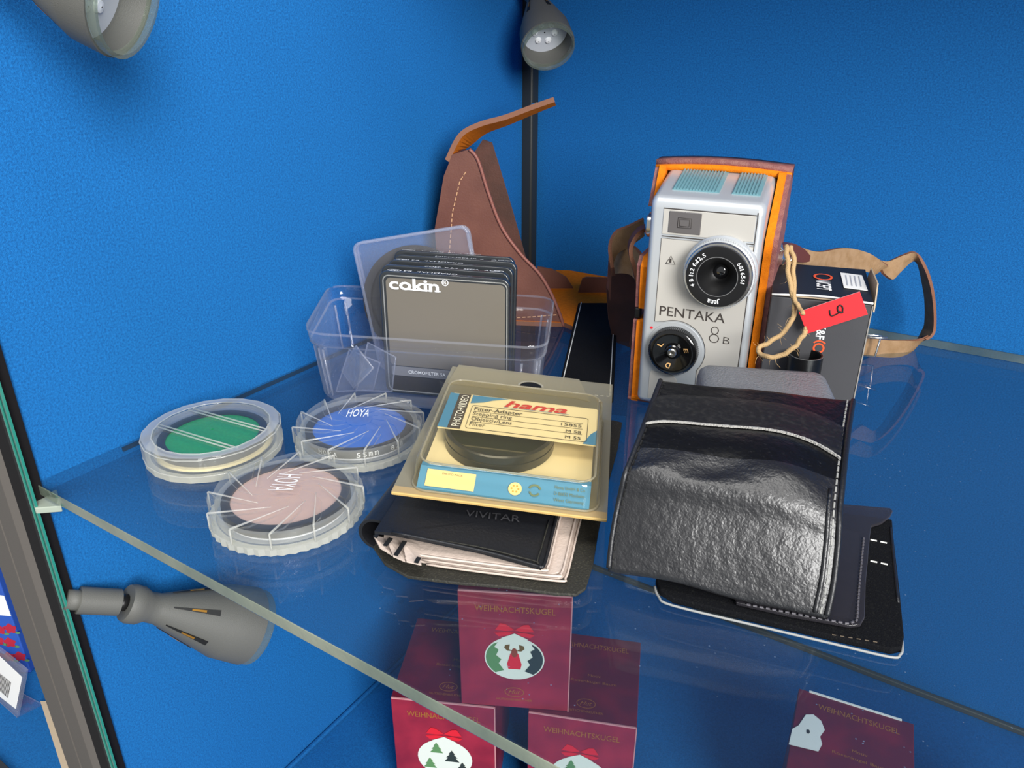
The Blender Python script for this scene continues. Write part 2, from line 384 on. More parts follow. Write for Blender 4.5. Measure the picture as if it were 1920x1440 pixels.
# ================================================================== SPOTLIGHTS
def spotlight(label, tail, face, rf, joint=None, slots=True, clearcap=True):
    """conical head from its neck (tail) to its open rim (face)"""
    t = thing('spotlight', label, 'lamp', tail)
    tail, face = Vector(tail), Vector(face); ax = (face-tail); L = ax.length; M = ax.to_track_quat('Z', 'Y').to_matrix().to_4x4(); M.translation = tail
    prof = [(.001, 0), (rf*.42, 0), (rf*.46, L*.03), (rf*.45, L*.10), (rf*.36, L*.16), (rf*.37, L*.24), (rf*.93, L*.76), (rf*1.0, L), (rf*.96, L), (rf*.9, L*.80), (rf*.85, L*.78)]
    lathe('lamp_head', prof, grey_pl, t, 48, M=M)
    lathe('led_face', [(.0005, L*.79), (rf*.86, L*.79), (rf*.86, L*.75)], lampface, t, 40, M=M)
    for k in range(6):
        a = k*math.pi/3; r = rf*.38 if k else rf*.38
        lathe('led_chip', [(.0003, L*.79+.0016), (rf*.1, L*.79+.0012), (rf*.13, L*.79)], white_led, t, 12, M=M @ Matrix.Translation((r*math.cos(a), r*math.sin(a), 0)))
    if clearcap:
        lathe('glass_ring', [(rf*.97, L*.985), (rf*.97, L*1.07), (rf*.90, L*1.07), (rf*.9, L*.985)], capclear, t, 48, M=M)
    if slots:
        for k in range(6):
            a = k*math.pi/3+.35
            Mk = M @ Matrix.Rotation(a, 4, 'Z')
            def q(fr, da, off):
                r = rf*(.37+.56*(fr-.24)/.52)+off; return Mk @ Vector((r*math.cos(da), r*math.sin(da), L*fr))
            pts = [q(.30, -.03, 0), q(.62, -.09, 0), q(.62, .09, 0), q(.30, .03, 0)]
            nrm = (Mk.to_3x3() @ X)
            prism('vent_slot', [p+nrm*.0002 for p in pts], nrm*.0003, black_rub, t)
            pts = [q(.42, -.035, 0), q(.52, -.04, 0), q(.52, .04, 0), q(.42, .035, 0)]
            prism('bulb_pin', [p+nrm*.0003 for p in pts], nrm*.0004, brass, t)
    if joint is not None:
        joint = Vector(joint); d = tail-joint
        tube('swivel_arm', [joint, joint+d*.3], rf*.23, grey_pl, t, 20)
        tube('swivel_sleeve', [joint+d*.20, joint+d*.201, joint+d*.88, joint+d*.881], lambda s: rf*.31, grey_pl, t, 24)
        tube('swivel_ball', [joint+d*.86, joint+d*1.02], rf*.2, blackmt, t, 16)
    return t
spotlight('grey spotlight head below the glass shelf, reaching in from the left frame post', PD(236, 1130, .343), PD(462, 1172, .3495), .0200, joint=PD(124, 1124, .3435))
spotlight('grey spotlight head in the upper left corner, its glass rim just inside the frame', PD(-28, -104, .322), PD(226, -12, .300), .0198, joint=PD(-105, -145, .345))
spotlight('dark grey spotlight with a round led face hanging by the corner pole', PD(1000, -22, .587), PD(1027, 84, .545), .0176, joint=PD(985, -90, .612))

# ================================================================== LOWER BOXES
ZT = -.189; BW, BD, BH = .0635, .070, .085
def xmas(label, A, ang, z0, kind, top=True, front=True, name='ornament_box'):
    M = Matrix.Translation((A.x, A.y, z0)) @ Matrix.Rotation(ang, 4, 'Z')
    t = thing(name, label, 'box', M=M, group='wine red ornament boxes below the shelf')
    v, f = boxv(0, BW, 0, BD, 0, BH)
    o = mesh('carton', v, f, boxred, t, mats=[boxtop], idx=[0, 1, 0, 0, 0, 0]); bevel(o, .0006, 2)
    box('carton_edge', .0005, BW-.0005, -.0002, .0006, BH-.0006, BH+.0003, boxedge, t)
    box('carton_edge', BW-.0004, BW+.0002, -.0002, .0006, 0, BH, boxedge, t)
    o0 = Vector((0, 0, 0))
    def logo(o, x, y, cx, cy):
        ringpr('emblem', cx, cy, .0055, .0004, o, x, y, goldb, t, ry=.0034)
        text('emblem_script', 'Hut', Vector(o)+Vector(x)*(cx-.0035)+Vector(y)*(cy-.0013), x, y, .007, .003, goldb, t, shear=.4)
        text('maker_lettering', 'HUTSCHENREUTHER', Vector(o)+Vector(x)*(cx-.0105)+Vector(y)*(cy-.0068), x, y, .021, .0016, goldb, t)
    if front:
        x, y = X, Z
        text('title_lettering', 'WEIHNACHTSKUGEL', (.0095, 0, BH-.0135), x, y, .045, .0042, goldb, t)
        cx, cy = BW/2, BH*.45
        flat('bauble', circ(cx, cy, .0172, .0158), o0, x, y, bauble, t)
        flat('bauble_cap', [(cx-.008, cy+.0145), (cx+.008, cy+.0145), (cx+.004, cy+.0165), (cx, cy+.0185), (cx-.004, cy+.0165)], o0, x, y, bauble, t, lift=.0002)
        by = cy+.0195
        for s in (-1, 1):
            flat('ribbon_bow', [(cx, by+.0015)]+[(cx+s*a, by+b) for a, b in ((.005, .0055), (.008, .006), (.011, .001), (.005, .0005))], o0, x, y*s if False else y, red, t, lift=.0003)
            flat('ribbon_bow', [(cx, by)]+[(cx+s*a, by+b) for a, b in ((.005, .0), (.0115, -.001), (.009, -.0035), (.004, -.0025))], o0, x, y, red, t, lift=.0004)
        def tree(tx, ty, s, m, cut=None):
            p = [(0, 1), (.25, .6), (.15, .6), (.42, .25), (.28, .25), (.55, -.15), (-.55, -.15), (-.28, .25), (-.42, .25), (-.15, .6), (-.25, .6)]
            flat('tree_print', [(tx+a*s, ty+b*s) for a, b in p][::-1], o0, x, -y if False else y, m, t, lift=.00035)
        if kind == 'deer':
            for sgn, mm in ((-1, gtree), (1, dtree)):
                e = [(sgn*.0164*math.cos(math.radians(a)), .0150*math.sin(math.radians(a))) for a in range(-48, 52, 10)]
                z = [(sgn*.0095, .0115), (sgn*.0115, .008), (sgn*.0090, .006), (sgn*.0105, .002), (sgn*.0075, -.001), (sgn*.009, -.004), (sgn*.006, -.009)]
                flat('tree_print', [(cx+a, cy+b) for a, b in e+z], o0, x, y, mm, t, lift=.00035)
            flat('deer_body', [(cx+a, cy+b) for a, b in ((-.0022, .004), (.0022, .004), (.0042, -.004), (.0035, -.0078), (-.0035, -.0078), (-.0042, -.004))], o0, x, y, red, t, lift=.00035)
            flat('deer_head', circ(cx, cy+.0045, .0018, .0034, 14), o0, x, y, deer, t, lift=.0004)
            for s in (-1, 1):
                flat('antler', [(cx+s*a, cy+b) for a, b in ((.001, .0058), (.003, .007), (.0026, .0105), (.0052, .0098), (.0058, .0078), (.004, .0058))], o0, x, y, brass, t, lift=.0004)
        else:
            tree(cx-.005, cy+.0055, .0075, gtree); tree(cx+.0045, cy-.001, .0085, dtree); tree(cx-.0095, cy-.008, .0075, gtree)
            tree(cx+.011, cy-.009, .007, dtree)
        logo(o0, x, y, cx, .0125)
    if top:
        o1 = Vector((0, 0, BH)); x, y = X, Y
        text('title_lettering', 'WEIHNACHTSKUGEL', (.012, BD-.012, BH), x, y, .044, .004, goldb, t)
        text('motif_lettering', 'Motiv', (.032, .034, BH), x, y, .008, .002, goldb, t)
        text('motif_lettering', 'Rosenkugel Baum', (.022, .029, BH), x, y, .028, .002, goldb, t)
        logo(o1, x, y, BW*.52, .0125)
    return t
def bx(p0, p1, z):
    a, b = P(*p0, z), P(*p1, z); d = b-a; return a, math.atan2(d.y, d.x)
A, a1 = bx((732, 1308), (925, 1327), ZT)
xmas('wine red ornament box whose white bauble shows little fir trees, lower left box', A, a1, FZ, 'trees')
A, a2 = bx((865, 1320), (1066, 1335), ZT)
xmas('wine red ornament box with a reindeer bauble, standing on top of two others', A, a2, ZT+.0003, 'deer', top=True)
A, a3 = bx((990, 1335), (1197, 1366), ZT)
xmas('wine red ornament box supporting the right side of the reindeer box', A, a3, FZ, 'trees2')
bl, br = P(1498, 1290, ZT), P(1713, 1357, ZT); d = (br-bl).normalized(); ang = math.atan2(d.y, d.x); nrm = Vector((-d.y, d.x, 0))
te = xmas('wine red ornament box standing alone with a torn white patch on its lid', bl-nrm*BD, ang, FZ, 'trees')
flat('torn_patch', [(a, b) for a, b in ((-.0005, .024), (.0, .036), (.003, .040), (.006, .050), (.010, .052), (.0145, .049), (.017, .043), (.015, .037), (.0165, .032), (.015, .026))][::-1][::-1], (0, 0, BH), X, Y, paper, te, lift=.0006)
flat('patch_hole', circ(.0085, .0375, .0009, .0016, 10), (0, 0, BH), X, Y, ink, te, lift=.0009)
box('lid_slit', .006, .057, BD-.001, BD+.0002, BH-.0004, BH+.0006, paper, te)
b5 = P(1850, 1405, ZT)
xmas('wine red ornament box cut off at the lower right corner, beyond the torn one', b5+Vector((.008, -.078, 0)), ang-.25, FZ, 'trees')

# ================================================================== LEFT NEIGHBOUR THINGS
def leftthings():
    b = P(20, 1300, FZ)
    t = thing('rose_box', 'blue box printed with red roses behind the tilted price tag', 'box', b)
    a = P(-60, 1262, FZ); c = P(58, 1262, FZ); d = (c-a).normalized(); n = Vector((-d.y, d.x, 0))
    prism('carton', [a, c, c+n*.03, a+n*.03], (0, 0, .11), roses, t, bev=.001)
    rose = mat('rose_red', '#b01e38', .7)
    for k in range(14):
        u = .004+.0085*(k % 5)+.004*((k//5) % 2); w = .018+.013*(k//5)+random.uniform(-.002, .002)
        uu = (c-a).length-u
        flat('rose_print', [(uu+.0044*(1+.2*math.sin(5*q))*math.cos(q), w+.0044*(1+.2*math.sin(5*q))*math.sin(q)) for q in [i*math.pi/8 for i in range(16)]], a, d, Z, rose, t)
        flat('leaf_print', circ(uu+.0045, w-.004, .002, .0012, 10), a, d, Z, gtree, t)
    flat('white_band', [(0, .062), ((c-a).length, .056), ((c-a).length, .075), (0, .085)], a, d, Z, paper, t)
    b = P(35, 1345, FZ)
    t = thing('price_tag_stand', 'clear acrylic stand with a white barcode price tag beyond the left post', 'tag', b)
    p0 = P(-20, 1300, FZ); p1 = P(32, 1346, FZ); p2 = P(80, 1322, FZ)
    prism('foot_plate', [p0, p1, p2, P(20, 1290, FZ)], (0, 0, .0015), acry, t)
    u = (p1-p0); L = u.length; u.normalize(); back = Vector((-u.y, u.x, 0)); up = (Z+back*.45).normalized()
    H = .036
    q0 = p0-u*.004; q1 = p1
    prism('face_plate', [q0, q1, q1+up*H, q0+up*H], back*.0015, acry, t)
    o = q0-back*.0003; x, y = u, up; LL = (q1-q0).length
    prism('paper_tag', [o+u*.001+up*.004, o+u*(LL-.003)+up*.006, o+u*(LL-.003)+up*(H-.006), o+u*.001+up*(H-.004)], -back*.0004, paper, t)
    oo = o-back*.0005
    flat('pink_stripe', [(.001, .022), (.001, H-.004), (.004, H-.004), (.004, .022)], oo, x, y, tagred, t)
    for k in range(11):
        q_ = LL*.30+k*.0016
        flat('barcode_bar', [(q_, .009), (q_+.0008, .009), (q_+.0008, .021), (q_, .021)], oo, x, y, ink, t)
leftthings()

# ================================================================== ROUND FILTER CASES
def spiral_lid(R, h, m, t, teeth=12, swirl=.9, phase=0):
    v = []; f = []; radii = [R, R*.86, R*.6, R*.38, R*.2]; NA = 5; step = .0011
    def vid(k, i, j): return (k*(NA+1)+j)*(len(radii)+1)+i
    for k in range(teeth):
        for j in range(NA+1):
            for i, r in enumerate([R]+radii):
                fr = j/NA; rr = r*(1-.055*fr) if i < 2 else r
                a = phase+2*math.pi*(k+fr)/teeth+math.radians(46)*(1-r/R)/.58*.9
                z = .0028 if i == 0 else (h-step*fr*(r/R))
                v.append((rr*math.cos(a), rr*math.sin(a), z))
    n = len(radii)+1
    for k in range(teeth):
        for j in range(NA):
            for i in range(n-1): f.append((vid(k, i, j), vid(k, i, j+1), vid(k, i+1, j+1), vid(k, i+1, j)))
        k2 = (k+1) % teeth
        for i in range(n-1): f.append((vid(k, i, NA), vid(k2, i, 0), vid(k2, i+1, 0), vid(k, i+1, NA)))
    f.append(tuple(vid(k, n-1, 0) for k in range(teeth)))
    o = mesh('lid', v, f, m, t); 
    # bright ridges that follow each step of the spiral
    for k in range(teeth):
        a0 = phase+2*math.pi*k/teeth; pts = []
        e0 = Vector((R*.995*math.cos(a0), R*.995*math.sin(a0), h+.00005)); a1_ = a0+math.radians(46); e1 = Vector((R*.42*math.cos(a1_), R*.42*math.sin(a1_), h+.00005))
        pts = [e0.lerp(e1, q/6) for q in range(7)]
        tube('lid_ridge', pts, lambda s: .00042*(1-.8*s)+.00005, acry_edge, t, 5)
        tube('lid_ridge', [Vector((R*1.0*math.cos(a0), R*1.0*math.sin(a0), z)) for z in (.003, h*.6, h)], .00035, acry_edge, t, 6)
def filter_case(label, c, R, h, disc, style, rdisc, phase=0, txt=None):
    t = thing('filter_case', label, 'filter case', M=Matrix.Translation((c[0], c[1], .0001)), group='round photo filter cases')
    ns = 44 if style == 'spiral' else 20
    ring = lambda r, z, sc: [((r*(1+(sc if i % 2 else -sc)))*math.cos(2*math.pi*i/(2*ns)+phase), (r*(1+(sc if i % 2 else -sc)))*math.sin(2*math.pi*i/(2*ns)+phase), z) for i in range(2*ns)]
    sc = .012 if style == 'spiral' else .006
    loft('case_base', [ring(R*.93, 0, 0), ring(R*.985, 0, sc), ring(R*.99, .0028, sc), ring(R*.9, .0028, 0)], acry_base, t, smooth=False, cap0=True)
    if style == 'spiral':
        spiral_lid(R, h, acry_lid, t, phase=phase)
        lathe('lid_wall', [(R*.89, .0032), (R*.89, h-.0012)], acry_edge, t, 64)
    else:
        rg = lambda r, z: [(r*math.cos(2*math.pi*i/20+phase), r*math.sin(2*math.pi*i/20+phase), z) for i in range(20)]
        loft('lid', [rg(R, .003), rg(R, h-.0007), rg(R*.975, h), rg(R*.84, h), rg(R*.83, h-.0012), rg(R*.82, h-.0012)], acry_lid, t, smooth=False)
        loft('lid_top', [rg(R*.83, h-.0014), rg(R*.02, h-.0014)], clear('lid_window', '#ffffff', .012, .25, '#eef0f6', .03), t, smooth=False)
        loft('lid_rim', [rg(R*.975, h+.0001), rg(R*.84, h+.0001)], clear('milky_rim', '#ffffff', .22, .5, '#fbfcff', .05), t, smooth=False)
        for rr_, zz_ in ((R*.998, h-.0007), (R*.84, h), (R*.998, .0031)):
            e_ = [Vector(p) for p in rg(rr_, zz_)]; tube('rim_highlight', e_+[e_[0]], .00028, acry_edge, t, 5)  # thin bright tubes stand in for highlights along the lid edges
        for s in (-.0105, -.0084, .0084, .0105):
            d = Vector((math.cos(.33), -math.sin(.33)*-1, 0)).normalized() if False else Vector((.955, .10, 0)).normalized(); q = Vector((-d.y, d.x, 0))
            w = math.sqrt(max((R*.84)**2-s*s, 0)); tube('lid_ridge', [q*s-d*w+Z*(h-.0008), q*s+d*w+Z*(h-.0008)], .00036, acry_edge, t, 6)
        lathe('lid_wall', [(R*.86, .0032), (R*.86, h-.001)], acry_edge, t, 64)
    z = .0034
    if style != 'spiral': lathe('foam_pad', [(.0005, z+.0008), (R*.84, z+.0008), (R*.84, .003)], foam, t, 48)
    else: lathe('foam_pad', [(.0005, z+.0002), (R*.80, z+.0002), (R*.80, .003)], mat_pad, t, 48)
    zz = z+.001
    lathe('filter_ring', [(rdisc, zz+.0012), (rdisc, zz+.0036), (rdisc+.0012, zz+.004), (rdisc+.0034, zz+.0038), (rdisc+.0036, zz), (rdisc, zz)], ringblk, t, 64)
    lathe('filter_glass', [(.0004, zz+.0028), (rdisc+.0002, zz+.0028), (rdisc+.0002, zz+.0014)], disc, t, 56, cap0=True)
    return t
mat_pad = mat('clear_pad_white', '#d9dbe2', .5)
g = filter_case('round clear case holding a green filter, with two double bars across its lid', (.0400, -.3382), .0305, .0117, fgreen, 'flat', .0205, phase=.1)
bcase = filter_case('round clear case with spiral ridges holding a blue filter, beside the plastic tub', (.0905, -.2955), .0302, .0108, fblue, 'spiral', .0215, phase=.30)
pcase = filter_case('round clear case with spiral ridges holding a pale pinkish filter, nearest the shelf edge', (.1068, -.3549), .0304, .0099, fpink, 'spiral', .0215, phase=.12)
def ltext(t, s, cx, cy, z, ang, w, hgt, m, bold=.0):
    x = Vector((math.cos(ang), math.sin(ang), 0)); y = Vector((-math.sin(ang), math.cos(ang), 0))
    text('brand_lettering', s, Vector((cx, cy, z))-x*w/2-y*hgt/2, x, y, w, hgt, m, t, bold)
ltext(bcase, 'HOYA', -.0045, .0045, .0112, math.radians(33), .0105, .0075, wink, .005)
ltext(pcase, 'HOYA', -.0035, .0030, .0103, math.radians(-62), .0125, .0100, wink, -.01)
for cs, R, s in ((bcase, .0250, 'HOYA   55mm  82B'), (pcase, .0250, 'HOYA')):
    for i, ch in enumerate(s):
        if ch == ' ': continue
        a = math.radians(-92+i*6.0); p = Vector((R*1.01*math.cos(a), R*1.01*math.sin(a), .0050)); xx = Vector((-math.sin(a), math.cos(a), 0))
        if cs is bcase: text('ring_lettering', ch, p, xx, Z, .0017, .0022, wink, cs)

# ================================================================== PLASTIC TUB WITH SQUARE FILTERS
def tub():
    c0 = P(800, 690, 0)
    t = thing('plastic_tub', 'clear plastic tub holding square filters in front of the brown leather case', 'box', c0)
    zr = .040
    TL, TR, BR, BL = P(618, 533, zr), P(1040, 556, zr), P(1026, 652, zr), P(566, 622, zr)
    c = (TL+TR+BR+BL)/4
    def ring(f, z, r=.17, n=7):
        q = [c+(p-c)*f for p in (BL, BR, TR, TL)]; out = []
        for i in range(4):
            a, b, d = q[i-1], q[i], q[(i+1) % 4]; e0 = b+(a-b).normalized()*.013; e1 = b+(d-b).normalized()*.013
            for j in range(n+1):
                s = j/n; out.append((e0*(1-s)**2+b*2*s*(1-s)+e1*s*s)); out[-1].z = z
        return out
    loft('tub_wall', [ring(.90, .0008), ring(.925, .003), ring(.965, zr-.008), ring(.985, zr-.0078), ring(1.0, zr-.0005), ring(.995, zr)], acry_tub, t, cap0=True)
    loft('tub_rim', [ring(1.004, zr), ring(1.004, zr-.0012)], acry_rim, t)
    loft('tub_rim', [ring(.988, zr-.0072), ring(.975, zr-.0082)], acry_rim, t)
    # moulded ribs on the tub wall
    R0, R1 = ring(.918, .004), ring(.958, zr-.010)
    for k in (2, 4, 5, 9, 12, 13, 17, 20, 26, 29): 
        tube('tub_rib', [R0[k], R1[k]], .0006, acry_rim, t, 6)
    for k, (a, b, c_, d_) in enumerate((((630, 740), (700, 745), (712, 690), (655, 662)), ((668, 738), (735, 748), (742, 680), (690, 648)), ((640, 700), (664, 742), (700, 700), (668, 655)))):
        pts = [P(a[0], a[1]-6, .004+.002*k), P(b[0], b[1]-14, .004+.002*k), P(c_[0], c_[1]-10, .022+.003*k), P(d_[0], d_[1]-6, .026+.003*k)]
        nr_ = (pts[1]-pts[0]).cross(pts[2]-pts[0]).normalized()
        prism('clear_insert', pts, nr_*.0005, acry, t)
        tube('insert_edge', pts+[pts[0]], .0005, acry_rim, t, 5)
tub()
def square_filters():
    # the stack: five square filters in black frames, standing in the tub and leaning back
    o = Vector((.0684, -.2525, .0025)); x = Vector((.9190, .3943, -.02)).normalized()
    nb = Vector((-x.y, x.x, 0)).normalized()
    labs = ['square smoky filter with white brand lettering, foremost of the stack in the tub', 'square black framed filter lettered sepia, second from the front in the tub',
            'square black framed filter lettered gradual, in the middle of the tub stack', 'square black framed filter lettered diffuseur, fourth from the front in the tub',
            'rearmost square black framed filter of the stack in the tub']
    edge = ['GRADUAL  E3  A  123', 'COEF. X 2,9   SEPIA   A  5', 'GRADUAL  E3  A  121', 'DIFFUSEUR 2   A  24', 'COEF. X 1,8  SEPIA  A  7']
    lift = [0, .0012, .0022, .0034, .0042]; sh = [0, -.0010, .0002, .0012, -.0006]
    for k in range(5):
        d = .0047*k; w = .066-.0004*k; H = .0655
        up = (Z+nb*(.03+.035*k)).normalized(); nn = x.cross(up).normalized()*-1
        if nn.dot(nb) < 0: nn = -nn
        b = o+nb*(d+.0002)+x*sh[k]+Z*lift[k]
        t = thing('square_filter', labs[k], 'filter', b, group='square filters in the clear tub')
        out = [b+x*a+up*c for a, c in rrect(0, w, 0, H, .004)]
        prism('filter_frame', out, nn*.0039, ckblk, t, bev=.0007)
        if k == 0:
            prism('filter_pane', [b-nn*.0003+x*a+up*c for a, c in rrect(.0035, w-.0022, .016, H-.0030, .0025)], nn*.0004, smoke, t, bev=.0001)
            ringf = [b-nn*.0006+x*a+up*c for a, c in rrect(.0022, w-.0012, .002, H-.0018, .003)]
            tube('filter_bevel', ringf+[ringf[0]], .0003, acry_edge, t, 5)
            prism('lower_band', [b-nn*.0003+x*a+up*c for a, c in rrect(.004, w-.003, .0105, .0155, .001)], nn*.0003, mat('grey_band', '#77777a', .4), t)
            prism('clear_window', [b-nn*.0002+x*a+up*c for a, c in rrect(.004, w-.018, .002, .0100, .001)], nn*.0002, ndglass, t)
            fo = b-nn*.0005
            text('brand_lettering', 'cokin', fo+x*.0053+up*.0570, x, up, .0255, .0058, wink, t, bold=.022)
            for a, c, ww in ((.0152, .0570, .0030), (.0186, .0570, .0030), (.0216, .0570, .0030), (.0246, .0570, .0028), (.0286, .0570, .0030), (.0214, .0603, .0020), (.0244, .0603, .0020)):
                flat('brand_lettering', [(a, c), (a+ww, c), (a+ww, c+.0007), (a, c+.0007)], b-nn*.0006, x, up, wink, t)
            ringpr('registered_mark', .0340, .0620, .0015, .00035, fo, x, up, wink, t, n=20)
            text('registered_mark', 'R', fo+x*.0333+up*.0612, x, up, .0014, .0016, wink, t)
            text('maker_lettering', 'CROMOFILTER SA - Paris - Made in France', fo+x*.0130+up*.0122, x, up, .0440, .0017, wink, t, bold=.01)
        # edge lettering, on the top rim
        eo = b+up*(H+.00018); flipped = k in (0, 2, 4)
        ex = -x if flipped else x; ey = -nn if flipped else nn
        st = eo+(x*(w*.60) if flipped else x*(w*.34))+(nn*.0032 if flipped else nn*.0008)
        if k == 4: st = eo+x*(w*.72)+nn*.0032
        text('edge_lettering', edge[k].rsplit('  ', 1)[0], st, ex, ey, w*(.50 if flipped else .50), .0022, wink, t)
        cx = w*(.115 if flipped else .90)
        ringpr('number_ring', cx, .00195, .0034, .0004, eo, x, nn, wink, t, ry=.0014, n=24)
        text('number_lettering', edge[k].rsplit('  ', 1)[1], eo+x*(cx+(.002 if flipped else -.002))+nn*(.0028 if flipped else .0012), ex, ey, .004, .0015, wink, t)
square_filters()
def tilted_case():
    # clear square case leaning behind the stack, with a dark round filter inside
    nb = Vector((-.3943, .9190, 0)).normalized(); pn = (nb-Z*.12).normalized()
    p0 = Vector((.0684, -.2525, .0025))+nb*.0262
    tl, tr, lo = PV(662, 458, p0, pn), PV(874, 424, p0, pn), PV(722, 690, p0, pn)
    x = (tr-tl).normalized(); w = (tr-tl).length; y = tl-lo; y = (y-x*y.dot(x)).normalized(); n = x.cross(y).normalized()
    if n.dot(nb) > 0: n = -n
    h = 0; 
    while h < .09 and min((tl-y*h).z, (tr-y*h).z) > .0040: h += .0005
    bl = tl-y*h
    t = thing('filter_case', 'clear square case with a dark round filter leaning behind the square filters', 'filter case', bl)
    Q = lambda a, b, d=0: bl+x*a+y*b-n*d
    for d0 in (0, .0042):
        prism('case_half', [Q(a, b, d0) for a, b in rrect(0, w, 0, h, .004)], -n*.0006, acry, t)
        r = [Q(a, b, d0) for a, b in rrect(0, w, 0, h, .004)]; tube('case_rim', r+[r[0]], .0008, acry_rim, t, 8)
    r0 = rrect(0, w, 0, h, .004)
    loft('case_wall', [[Q(a, b, 0) for a, b in r0], [Q(a, b, .0045) for a, b in r0]], acry_tub, t, smooth=False)
    M = Matrix((x, y, x.cross(y))).transposed().to_4x4(); M.translation = Q(w*.45, h-w*.57, .003)
    lathe('round_filter', [(.0005, 0), (w*.475, 0), (w*.488, .0006), (w*.488, .0014), (w*.42, .0016)], ndglass, t, 72, M=M)
tilted_case()

# ================================================================== BROWN LEATHER COVER (front half of the ever-ready case)
def cover():
    p0 = P(828, 603, 0); p1 = P(1057, 612, 0); d = (p1-p0).normalized(); n = Vector((-d.y, d.x, 0))
    t = thing('leather_case_cover', 'open brown leather case cover with an orange lining and a raised snap flap', 'camera case', p0)
    def at(px, py, off=0): return PV(px, py, p0+n*off, n)
    def gusset(off, pts, m, th=.0022):
        return prism('side_panel', [at(a, b, off) for a, b in pts], n*th, m, t, side=brownedge)
    near = [(828, 603), (815, 430), (832, 330), (848, 290), (880, 280), (896, 300), (915, 360), (940, 425), (975, 475), (1010, 512), (1032, 548), (1048, 585), (1057, 612)]
    nr = catmull([Vector((a, b, 0)) for a, b in near[4:]], 5)
    gusset(0, [near[0], near[1], near[2], near[3]]+[(q.x, q.y) for q in nr], brown)
    e = [at(q.x, q.y, -.0004) for q in nr]; tube('rolled_edge', e, .0011, mat('pinkish_edge', '#865043', .5), t, 8)
    st = [(842, 480), (848, 400), (862, 340), (878, 315)]
    stitches('stitching', [at(a, b, -.0002) for a, b in [(836, 560)]+st], .0022, .0012, .0007, thread, t, up=-n)
    stitches('stitching', [at(a, b, -.0002) for a, b in ((960, 596), (1000, 594), (1046, 590))], .0022, .0012, .0007, thread, t, up=-n)
    D = .042
    far = [(880, 560), (880, 300), (905, 262), (922, 268), (935, 310), (962, 400), (985, 482), (1010, 560)]
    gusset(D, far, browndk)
    # spine at the left, joins both side panels
    sp = [(828, 603), (815, 430), (832, 330), (848, 290)]
    a = [at(*q) for q in sp]
    rings = [[p+n*.0002, p+n*D, p+n*D+d*.0022, p+n*.0002+d*.0022] for p in a]
    loft('spine_panel', rings, brown, t, smooth=False, cap0=True, cap1=True, mats=[orange], ringmat=None)
    # flap
    fl = [at(850, 292, D/2), at(872, 262, D/2), at(905, 240, D/2), at(950, 225, D/2), at(1000, 205, D/2), at(1040, 190, D/2)]
    tl_ = n*.92-Z*.26
    wd = [n*D, (n*.95-Z*.25)*(D*.85), tl_*(D*.62), tl_*(D*.44), tl_*(D*.34), tl_*(D*.26)]
    ribbon('flap', fl, wd, .0030, orange, t, 6, inner=brown)
    s = fl[4]+Z*.002+d*.002; lathe('snap_button', [(.0002, .0022), (.0028, .0018), (.0036, .0006), (.0036, 0)], chrome, t, 20, M=Matrix.Translation(s))
    # floor panel with the orange lining and its low rear flanges
    fp = [P(*q) for q in ((838, 606), (1058, 613), (1085, 625), (1160, 640), (1190, 560), (1140, 524), (1075, 514), (990, 512), (905, 520))]
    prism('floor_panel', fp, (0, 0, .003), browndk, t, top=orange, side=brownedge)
    def upright(pts, base, m, name='flange'):
        b0 = P(*base); nn = Vector(F0)
        prism(name, [PV(q[0], q[1], b0, nn) for q in pts], nn*.002, m, t, side=brownedge)
    upright([(1005, 560), (1008, 500), (1035, 505), (1062, 520), (1078, 545)], (1040, 548), brown)
    upright([(1084, 550), (1092, 523), (1100, 520), (1150, 522), (1150, 552)], (1115, 556), brown)
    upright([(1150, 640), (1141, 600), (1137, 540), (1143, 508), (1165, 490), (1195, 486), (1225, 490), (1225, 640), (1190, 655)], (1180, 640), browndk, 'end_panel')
cover()

